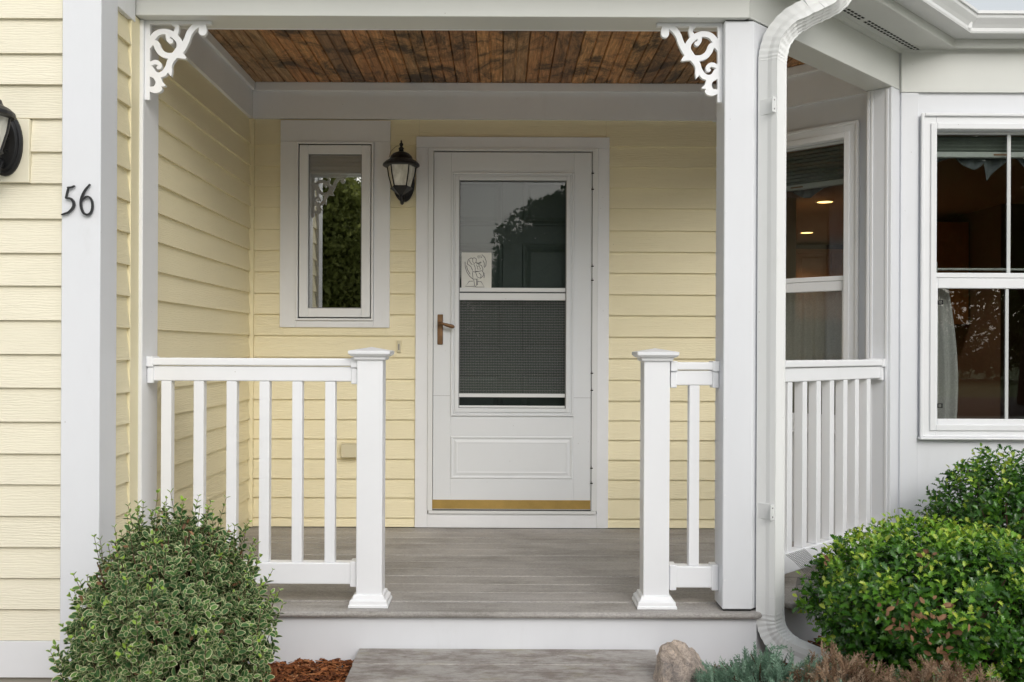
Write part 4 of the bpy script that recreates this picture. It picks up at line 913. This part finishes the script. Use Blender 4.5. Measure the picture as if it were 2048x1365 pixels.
# ================================================================== PLANTS
def norm(a): return a/np.maximum(np.linalg.norm(a, axis=-1, keepdims=True), 1e-9)
def scatter(name, T, pos, ex, ez, scale, tone, mats, parent=None, kind='stuff', smooth=False):
    """copies template T=(verts, faces, matidx) with x axis ex and normal ez at pos, all in one mesh with a 'tone' attribute"""
    V0 = np.array(T[0], float); n = len(pos); k = len(V0)
    ex = norm(ex); ez = norm(ez-ex*np.sum(ex*ez, 1, keepdims=True)); ey = np.cross(ez, ex)
    sc = scale if np.ndim(scale) == 2 else np.repeat(np.asarray(scale).reshape(-1, 1), 3, 1)
    if sc.shape[0] == 1: sc = np.repeat(sc, n, 0)
    W = pos[:, None, :]+(V0[None, :, 0:1]*sc[:, None, 0:1])*ex[:, None, :]+(V0[None, :, 1:2]*sc[:, None, 1:2])*ey[:, None, :]+(V0[None, :, 2:3]*sc[:, None, 2:3])*ez[:, None, :]
    W = W.reshape(-1, 3)
    lens = np.array([len(f) for f in T[1]]); flat = np.concatenate([np.array(f) for f in T[1]])
    loops = (flat[None, :]+(np.arange(n)*k)[:, None]).reshape(-1)
    tot = np.tile(lens, n); start = np.concatenate([[0], np.cumsum(tot)[:-1]])
    me = bpy.data.meshes.new(name)
    me.vertices.add(len(W)); me.vertices.foreach_set('co', W.astype(np.float32).ravel())
    me.loops.add(len(loops)); me.loops.foreach_set('vertex_index', loops.astype(np.int32))
    me.polygons.add(len(tot)); me.polygons.foreach_set('loop_start', start.astype(np.int32))
    try: me.polygons.foreach_set('loop_total', tot.astype(np.int32))
    except Exception: pass
    for m_ in mats: me.materials.append(M[m_])
    me.polygons.foreach_set('material_index', np.tile(np.array(T[2]), n).astype(np.int32))
    if smooth: me.polygons.foreach_set('use_smooth', np.ones(len(tot), bool))
    at = me.attributes.new('tone', 'FLOAT', 'POINT'); at.data.foreach_set('value', np.repeat(tone, k).astype(np.float32))
    me.update(calc_edges=True); me.validate()
    o = link(name, me, parent)
    if kind: o['kind'] = kind
    return o
def leaf_variegated():
    n = 10; o = []; i_ = []
    for k in range(n):
        a = 2*PI*k/n; x = .5-.5*math.cos(a); y = .30*math.sin(a)*(1-.18*math.cos(a)*-1)
        o.append((x, y, abs(y)*.35-.22*(x-.5)**2)); i_.append((.5+(x-.5)*.84, y*.78, abs(y*.78)*.35-.22*(x-.5)**2+.003))
    mid = [(.13, 0, -.03), (.87, 0, -.03)]
    V = o+i_; F = []; Mi = []
    for k in range(n): F.append((k, (k+1)%n, n+(k+1)%n, n+k)); Mi.append(1)
    F.append(tuple(n+k for k in range(0, 6))); Mi.append(0); F.append(tuple(n+k % n for k in (5, 6, 7, 8, 9, 10))); Mi.append(0)
    return V, F, Mi
def leaf_holly():
    mid = [(x, 0, -.10*(x-.4)**2*3) for x in (0, .22, .45, .7, 1.0)]
    side = [(.0, .0), (.10, .12), (.19, .13), (.27, .31), (.36, .16), (.50, .35), (.60, .15), (.76, .27), (.80, .08), (1.0, 0)]
    V = list(mid); F = []; Mi = []
    for sg in (1, -1):
        b = len(V)
        for x, y in side[1:-1]: V.append((x, sg*y, .42*y-.30*(x-.4)**2+(.05 if (x, y) in ((.27, .31), (.50, .35), (.76, .27)) else 0)))
        ids = [0]+[b+k for k in range(8)]+[4]
        polys = [(0, 1, ids[2], ids[1]), (1, 2, ids[4], ids[3], ids[2]), (2, 3, ids[6], ids[5], ids[4]), (3, 4, ids[8], ids[7], ids[6])]
        for p in polys: F.append(p if sg < 0 else tuple(reversed(p))); Mi.append(0)
    return V, F, Mi
def leaf_quad():
    return [(0, 0, 0), (.5, .28, .08), (1, 0, -.05), (.5, -.28, .08)], [(0, 2, 1), (0, 3, 2)], [0, 0]
def leaf_plain():
    V = [(0, 0, 0), (.3, .22, .06), (.7, .2, .03), (1, 0, -.1), (.7, -.2, .03), (.3, -.22, .06), (.5, 0, 0)]
    return V, [(0, 6, 1), (1, 6, 2), (2, 6, 3), (0, 5, 6), (5, 4, 6), (4, 3, 6)], [0]*6
def lump(d, seed, f=(3.1, 5.3)):
    r = np.random.default_rng(seed); k1 = r.normal(size=(6, 3))*f[0]; k2 = r.normal(size=(6, 3))*f[1]; p1 = r.uniform(0, 6, 6); p2 = r.uniform(0, 6, 6)
    return (np.sin(d@k1.T+p1).sum(1)/6*1.0+np.sin(d@k2.T+p2).sum(1)/6*.7)
def dirs(n, r, zmin=-1.0):
    d = norm(r.normal(size=(n*3, 3))); return d[d[:, 2] > zmin][:n]
def stems_mesh(name, base, tips, r0, r1, mat, parent, bend=.0):
    mb = MB()
    for b, t in zip(base, tips):
        m_ = (np.array(b)+np.array(t))/2+np.array([random.uniform(-bend, bend) for _ in range(3)])
        mb.tube([tuple(b), tuple(m_), tuple(t)], [r0, (r0+r1)/2, r1], 4)
    o = mb.build(name, mat, parent); return o

# --- variegated euonymus
def euonymus(c, rad, nsprig, seed):
    r = np.random.default_rng(seed); c = np.array(c); rad = np.array(rad)
    t = thing('euonymus_shrub', 'cream-edged variegated green shrub in front of the left railing', 'shrub', (c[0], c[1], -.22)); off = -np.array([c[0], c[1], -.22])
    d = dirs(nsprig, r, -.85); lm = lump(d, seed+9, (4.0, 8.0)); d = d[(lm > -.55) | (r.random(len(d)) < .35)]; nsprig = len(d); f = 1+.20*lump(d, seed)
    depth = np.where(r.random(nsprig) < .55, r.uniform(.92, 1.03, nsprig), r.uniform(.60, .95, nsprig))
    tip = c+d*rad*(f*depth)[:, None]; low = np.clip((c[2]+.08-tip[:, 2])/.25, 0, 1); tip[:, 0] -= low*np.clip(-d[:, 0]+.3, 0, 1)*.05
    hi = np.clip((tip[:, 2]-c[2])/rad[2], 0, 1); tip[:, 0] += (c[0]-.04-tip[:, 0])*.28*hi; tip[:, 2] -= .05*hi*(1+lump(d, seed+5, (5, 9)))
    # shoots that stick out
    ns = 46; long_ = np.zeros(nsprig, bool); top = np.where((depth > .92) & (d[:, 2] > -.3))[0][::7]; long_[top] = True
    g = norm(norm(d/rad)*.9+np.array([0, 0, .75])+r.normal(size=(nsprig, 3))*.35)
    L = np.where(long_, r.uniform(.08, .17, nsprig), r.uniform(.05, .08, nsprig)); g[long_] = norm(g[long_]*.6+np.array([0, 0, .7])); tip = tip+g*np.where(long_, L*.72, 0)[:, None]
    pos = []; ex = []; ez = []; sc = []; tone = []
    for i in range(nsprig):
        npair = 7 if long_[i] else 5; a = norm(np.cross(g[i], r.normal(size=3))); b = np.cross(g[i], a)
        for k in range(npair):
            q = k/(npair-1); p = tip[i]-g[i]*L[i]*(1-q); side = a if k % 2 else b
            young = (k >= npair-2) and (long_[i] or r.random() < .10)
            s = r.uniform(.018, .036)*(1 if not young else .62)*(1-.15*q)
            for sg in (1, -1):
                e_ = g[i]*(.35+.5*q)+side*sg+r.normal(size=3)*.22; pos.append(p); ex.append(e_); ez.append(g[i]*.9+norm(d[i])*.5+np.array([0, 0, .35])+r.normal(size=3)*.3-side*sg*.2)
                sc.append(s); tone.append(r.uniform(.9, 1.0) if young else np.clip(r.normal(.45, .22), 0, .88))
    # a few large leaves low down
    pos = np.array(pos)+off; scatter('foliage', leaf_variegated(), pos, np.array(ex), np.array(ez), np.array(sc), np.array(tone), ['eu_green', 'eu_cream'], t)
    nb = 60; dd = dirs(nb, r, -.3); stems_mesh('branches', [tuple(np.array([r.uniform(-.05, .05), r.uniform(-.05, .05), 0])) for _ in range(nb)], [tuple(c+x*rad*.9+off) for x in dd], .006, .002, 'bark', t, .03)['kind'] = 'stuff'
    li = np.where(long_)[0]; stems_mesh('shoot_stems', [tuple(tip[i]-g[i]*L[i]*1.3+off) for i in li], [tuple(tip[i]+off) for i in li], .0014, .0008, 'bark', t)['kind'] = 'stuff'
    # dead leaves
    m_ = 420; dd = dirs(m_, r, -.8); pz_ = c+dd*rad*(r.uniform(.72, .97, m_)+.1*lump(dd, seed))[:, None]
    scatter('withered_leaves', leaf_plain(), pz_+off, r.normal(size=(m_, 3)), dd+r.normal(size=(m_, 3))*.4, r.uniform(.012, .024, m_), r.random(m_), ['brown_leaf'], t)
    return t
euonymus((-1.05, 3.02, .13), (.298, .28, .385), 2050, 11)
# --- holly
def holly(c, rad, nsp, seed, label, bright=0.0, zc=-.22):
    r = np.random.default_rng(seed); c = np.array(c); rad = np.array(rad)
    t = thing('holly_shrub', label, 'shrub', (c[0], c[1], zc), 0, 'holly shrubs by the bay'); off = -np.array([c[0], c[1], zc])
    d = dirs(nsp, r, -.9); f = 1+.17*lump(d, seed, (3.0, 6.5))
    # open pocket with bare twigs low on the front
    depth = np.where(r.random(nsp) < .6, r.uniform(.90, 1.02, nsp), r.uniform(.58, .9, nsp))
    g = norm(norm(d/rad)+np.array([0, 0, .55])+r.normal(size=(nsp, 3))*.32)
    tip = c+d*rad*(f*depth)[:, None]
    pos = []; ex = []; ez = []; sc = []; tone = []
    for i in range(nsp):
        a = norm(np.cross(g[i], r.normal(size=3))); b = np.cross(g[i], a); nl = 7; young = (depth[i] > .86) and r.random() < .12+.75*max(0, d[i][2])+bright
        ph = r.uniform(0, 6)
        for k in range(nl):
            q = k/(nl-1); an = ph+k*2.4; side = a*math.cos(an)+b*math.sin(an); p = tip[i]-g[i]*.075*(1-q)
            pos.append(p+side*.003); ex.append(g[i]*(.15+.75*q)+side+r.normal(size=3)*.15); ez.append(g[i]*1.0-side*.25+np.array([0, 0, .3])+r.normal(size=3)*.2)
            sc.append(r.uniform(.028, .043)*(1-.32*q if young else 1-.1*q)); tone.append(np.clip(.66+.30*q+r.normal(0, .06), .4, .975) if young else np.clip(r.normal(.38, .16), 0, .72))
    pos = np.array(pos)+off
    scatter('foliage', leaf_holly(), pos, np.array(ex), np.array(ez), np.array(sc), np.array(tone), ['holly'], t)
    nb = 70; dd = dirs(nb, r, -.5); stems_mesh('branches', [tuple(np.array([r.uniform(-.06, .06), r.uniform(-.06, .06), 0])) for _ in range(nb)], [tuple(c+x*rad*.88+off) for x in dd], .008, .0025, 'bark', t, .04)['kind'] = 'stuff'
    return t, r, off
hc = np.array((1.59, 3.40, .105))
h1, r_, off_ = holly(hc, (.48, .41, .31), 2100, 21, 'large bright green holly shrub with new yellow-green tips and a few brown leaves, in front', .1)
def withered(center, n, spread, seed):
    r = np.random.default_rng(seed); p = np.array(center)+r.normal(size=(n, 3))*spread
    return p+off_, r
for k, (cc, n_, sp_) in enumerate((((1.33, 2.99, .155), 44, (.06, .02, .03)), ((1.24, 3.00, .18), 10, (.02, .02, .02)), ((1.36, 3.05, .36), 6, (.025, .02, .01)), ((1.06, 3.12, .33), 5, (.01, .01, .01)), ((1.40, 2.99, .05), 16, (.02, .02, .03)))):
    p, r = withered(cc, n_, sp_, 30+k)
    scatter('withered_leaves', leaf_plain(), p, r.normal(size=(n_, 3)), r.normal(size=(n_, 3))+np.array([0, -1.2, .3]), r.uniform(.018, .034, n_), r.random(n_), ['brown_leaf'], h1)
holly((2.27, 4.18, .22), (.38, .33, .36), 1300, 22, 'darker green holly shrub farther back beneath the large bay window', -.18)
# --- junipers
def sprig_template(n=30):
    V = []; F = []; r = random.Random(3)
    def needle(p, d, L, w):
        d = Vector(d).normalized(); s_ = d.cross(Vector((r.uniform(-1, 1), r.uniform(-1, 1), r.uniform(-1, 1)))).normalized()*w; o = len(V)
        V.extend([tuple(Vector(p)-s_), tuple(Vector(p)+s_), tuple(Vector(p)+d*L)]); F.append((o, o+1, o+2))
    for k in range(n):
        q = k/n; an = k*2.4; needle((q, 0, .08*math.sin(q*3)), (1.0, .8*math.cos(an), .8*math.sin(an)), .17*(1-.4*q), .022)
    for sg in (1, -1):
        for b0 in (.25, .45, .65):
            for k in range(9):
                q = k/9; an = k*2.4; L = .36*(1-b0*.5); needle((b0+q*L*.75, sg*q*L*.65, .05*q), (1, sg*.8+.8*math.cos(an), .8*math.sin(an)), .12, .02)
    return V, F, [0]*len(F)
def juniper(c, rad, n, mat, seed, label, scl=(.05, .085)):
    r = np.random.default_rng(seed); c = np.array(c); rad = np.array(rad)
    t = thing('juniper_shrub', label, 'shrub', (c[0], c[1], -.22)); off = -np.array([c[0], c[1], -.22])
    d = dirs(n, r, -.25); f = 1+.22*lump(d, seed, (2.5, 6)); p = c+d*rad*(f*r.uniform(.55, 1.0, n))[:, None]
    g = norm(d*np.array([1, 1, .6])+np.array([0, -.15, .75])+r.normal(size=(n, 3))*.45)
    s = r.uniform(*scl, n)
    scatter('foliage', sprig_template(), p-g*(s*.5)[:, None]+off, g, r.normal(size=(n, 3)), s, np.clip(r.normal(.5, .25, n), 0, 1), [mat], t)
    nb = 40; dd = dirs(nb, r, -.1); stems_mesh('branches', [(r.uniform(-.08, .08), r.uniform(-.05, .05), 0) for _ in range(nb)], [tuple(c+x*rad*.85+off) for x in dd], .005, .0015, 'bark', t, .03)['kind'] = 'stuff'
    return t
juniper((.86, 3.10, -.155), (.25, .20, .20), 560, 'juniper', 41, 'low blue-green juniper beside the rock at the foot of the downspout')
juniper((1.09, 3.00, -.145), (.21, .16, .20), 520, 'juniper_dead', 42, 'dead brown juniper right of the blue-green juniper', (.045, .075))
juniper((1.38, 2.92, -.145), (.24, .15, .18), 520, 'juniper_dead', 43, 'dead brown juniper farthest right, under the large holly', (.045, .075))
juniper((1.0, 2.86, -.13), (.12, .10, .13), 120, 'juniper', 44, 'small green juniper tuft in front of the dead brown one')
juniper((1.34, 2.74, -.14), (.10, .08, .13), 70, 'juniper', 45, 'little pale green juniper tuft between the two dead junipers')

# --- mulch chips
def chip_template():
    V = [(-.5, -.12, 0), (-.1, -.17, 0), (.5, -.06, 0), (.45, .10, 0), (0, .16, 0), (-.48, .08, 0)]; V = V+[(x*.92, y*.85, .09) for x, y, z in V]
    return V, [tuple(range(6, 12))]+[(i, (i+1) % 6, 6+(i+1) % 6, 6+i) for i in range(6)]+[(5, 4, 3, 2, 1, 0)], [0]*8
def mulch(n, x0, x1, y0, y1, name, mound):
    r = np.random.default_rng(int(abs(x0*100))+5); p = np.stack([r.uniform(x0, x1, n), r.uniform(y0, y1, n), r.uniform(-.228, -.205, n)], 1)
    p[:, 2] += mound*(.5+.5*np.sin(p[:, 0]*9+1)*np.cos(p[:, 1]*7))
    L = r.uniform(.012, .042, n)*np.where(r.random(n) < .1, 1.5, 1)
    sc = np.stack([L, L*r.uniform(.5, 1.2, n), L*r.uniform(.6, 1.6, n)], 1)
    a = r.uniform(0, 6.3, n); ex = np.stack([np.cos(a), np.sin(a), r.normal(0, .25, n)], 1); ez = np.stack([r.normal(0, .35, n), r.normal(0, .35, n), np.ones(n)], 1)
    return scatter(name, chip_template(), p, ex, ez, sc, r.beta(2, 2.2, n), ['chip'])
o = mulch(9000, -1.5, -.53, 2.75, 3.68, 'mulch', .02); tag(o, 'orange-brown bark mulch between the variegated shrub and the step', 'mulch')
o = mulch(7000, .56, 2.6, 2.6, 4.4, 'mulch', .0); tag(o, 'orange-brown bark mulch under the shrubs right of the step', 'mulch')

# --- rock
import bmesh
from mathutils import noise as mn
bmh = bmesh.new(); bmesh.ops.create_icosphere(bmh, subdivisions=4, radius=1)
for v in bmh.verts:
    p = v.co.copy(); q = p.copy()
    for pl, dd in (((-.75, -.5, .45), .60), ((.7, -.45, .55), .62), ((.1, -.95, -.1), .66), ((-.95, .1, .1), .72), ((.95, .0, -.05), .74), ((.15, .3, .95), .80), ((-.25, -.6, .9), .78)):
        nn = Vector(pl).normalized(); e_ = q.dot(nn)-dd
        if e_ > 0: q -= nn*e_*.93
    q *= 1+.10*mn.noise(p*2.3)+.07*mn.noise(p*6)+.03*mn.noise(p*15)
    v.co = Vector((q.x*.132*(1-.30*max(q.z, 0)), q.y*.105, q.z*.158-.035*q.x))
me = bpy.data.meshes.new('rock'); bmh.to_mesh(me); bmh.free(); me.materials.append(M['rock'])
rk = link('rock', me, None, (.655, 3.30, -.145)); rk.rotation_euler = (0, R(-6), R(15)); tag(rk, 'pinkish tan granite rock at the right end of the step', 'rock')

# --- crumpled wire mesh behind the holly
def wiremesh(c, ux, uy, W_, H_, n, m_, label):
    mb = MB(); c = Vector(c); ux = Vector(ux).normalized(); uy = Vector(uy).normalized(); nz = ux.cross(uy)
    def pt(a, b): return c+ux*a+uy*b+nz*(.018*math.sin(a*22+b*9)+.01*math.sin(b*31))
    for i in range(n+1): mb.tube([pt(W_*i/n, H_*j/8) for j in range(9)], .0009, 3)
    for j in range(m_+1): mb.tube([pt(W_*i/8, H_*j/m_) for i in range(9)], .0009, 3)
    return tag(mb.build('wire_mesh', 'wire'), label, 'wire mesh')
wiremesh((1.14, 3.78, .20), (.75, .35, -.75), (.75, .5, .12), .36, .10, 44, 12, 'narrow strip of crumpled galvanised wire mesh leaning down behind the downspout')
wiremesh((1.17, 3.72, .125), (.85, .5, -.10), (.15, .1, -.9), .26, .10, 32, 12, 'curved flap of galvanised wire mesh lying against the bottom rail beside the holly')

# ================================================================== ACROSS THE STREET (seen only as reflections in the glass)
def tree(x, y, H, cz, rad, n, mat, label, seed, zb=-.26, tr=.22, trunk_split=.45):
    r = np.random.default_rng(seed); t = thing('tree', label, 'tree', (x, y, zb), 0, 'trees across the street')
    mb = MB(); base = cz*trunk_split
    mb.tube([(0, 0, 0), (.05, .03, base), (0, .05, cz)], [tr, tr*.75, tr*.4], 10)
    for k in range(9):
        a = k*2.4; e_ = r.uniform(.5, .85)
        mb.tube([(0, 0, base*.9+k*.12), (math.cos(a)*rad[0]*.4, math.sin(a)*rad[1]*.4, cz*.95+r.uniform(-.3, .3)), (math.cos(a)*rad[0]*e_, math.sin(a)*rad[1]*e_, cz+rad[2]*r.uniform(-.1, .6))], [tr*.4, tr*.22, .02], 6)
    mb.build('trunk', 'bark', t)
    d = dirs(n, r, -.9); f = 1+.22*lump(d, seed, (3, 7)); p = np.array([0, 0, cz])+d*np.array(rad)*(f*r.uniform(.45, 1.0, n)**.5)[:, None]
    keep = lump(p*.9, seed+1, (1.6, 3.2)) > -.8; p = p[keep]; m_ = len(p)
    scatter('crown', leaf_quad(), p, r.normal(size=(m_, 3)), r.normal(size=(m_, 3))+np.array([0, 0, .8]), r.uniform(.10, .22, m_)*(1 if y > -20 else 2.2), np.clip(r.normal(.5, .25, m_), 0, 1), [mat], t)
    return t
tree(3.6, -14, 6, 2.9, (3.9, 3.0, 3.1), 100000, 'tree_leaf', 'dense dark green tree across the street, reflected in the storm door glass', 51)
tree(-5.4, -14, 6, 3.0, (2.9, 2.6, 3.1), 80000, 'tree_leaf_light', 'pale green tree across the street, reflected in the small casement window', 52)
tree(12.8, -13.5, 9, 6.0, (4.6, 3.6, 3.6), 120000, 'tree_leaf', 'tall tree with a bare lower trunk across the street, reflected in the large bay window', 53, tr=.34, trunk_split=.35)
for k, (tx, ty) in enumerate(((-2.2, -40), (20, -34), (-14, -34), (9, -42), (-24, -30), (44, -38))):
    tree(tx, ty, 7, 2.6, (5.2, 3.4, 2.6+.4*(k % 3)), 7000, 'tree_leaf', ['far tree beyond the road nearest the middle', 'far tree beyond the road to the right', 'far tree beyond the road to the left', 'far tree beyond the road just right of the middle', 'leftmost far tree beyond the road', 'rightmost far tree beyond the road'][k], 60+k)
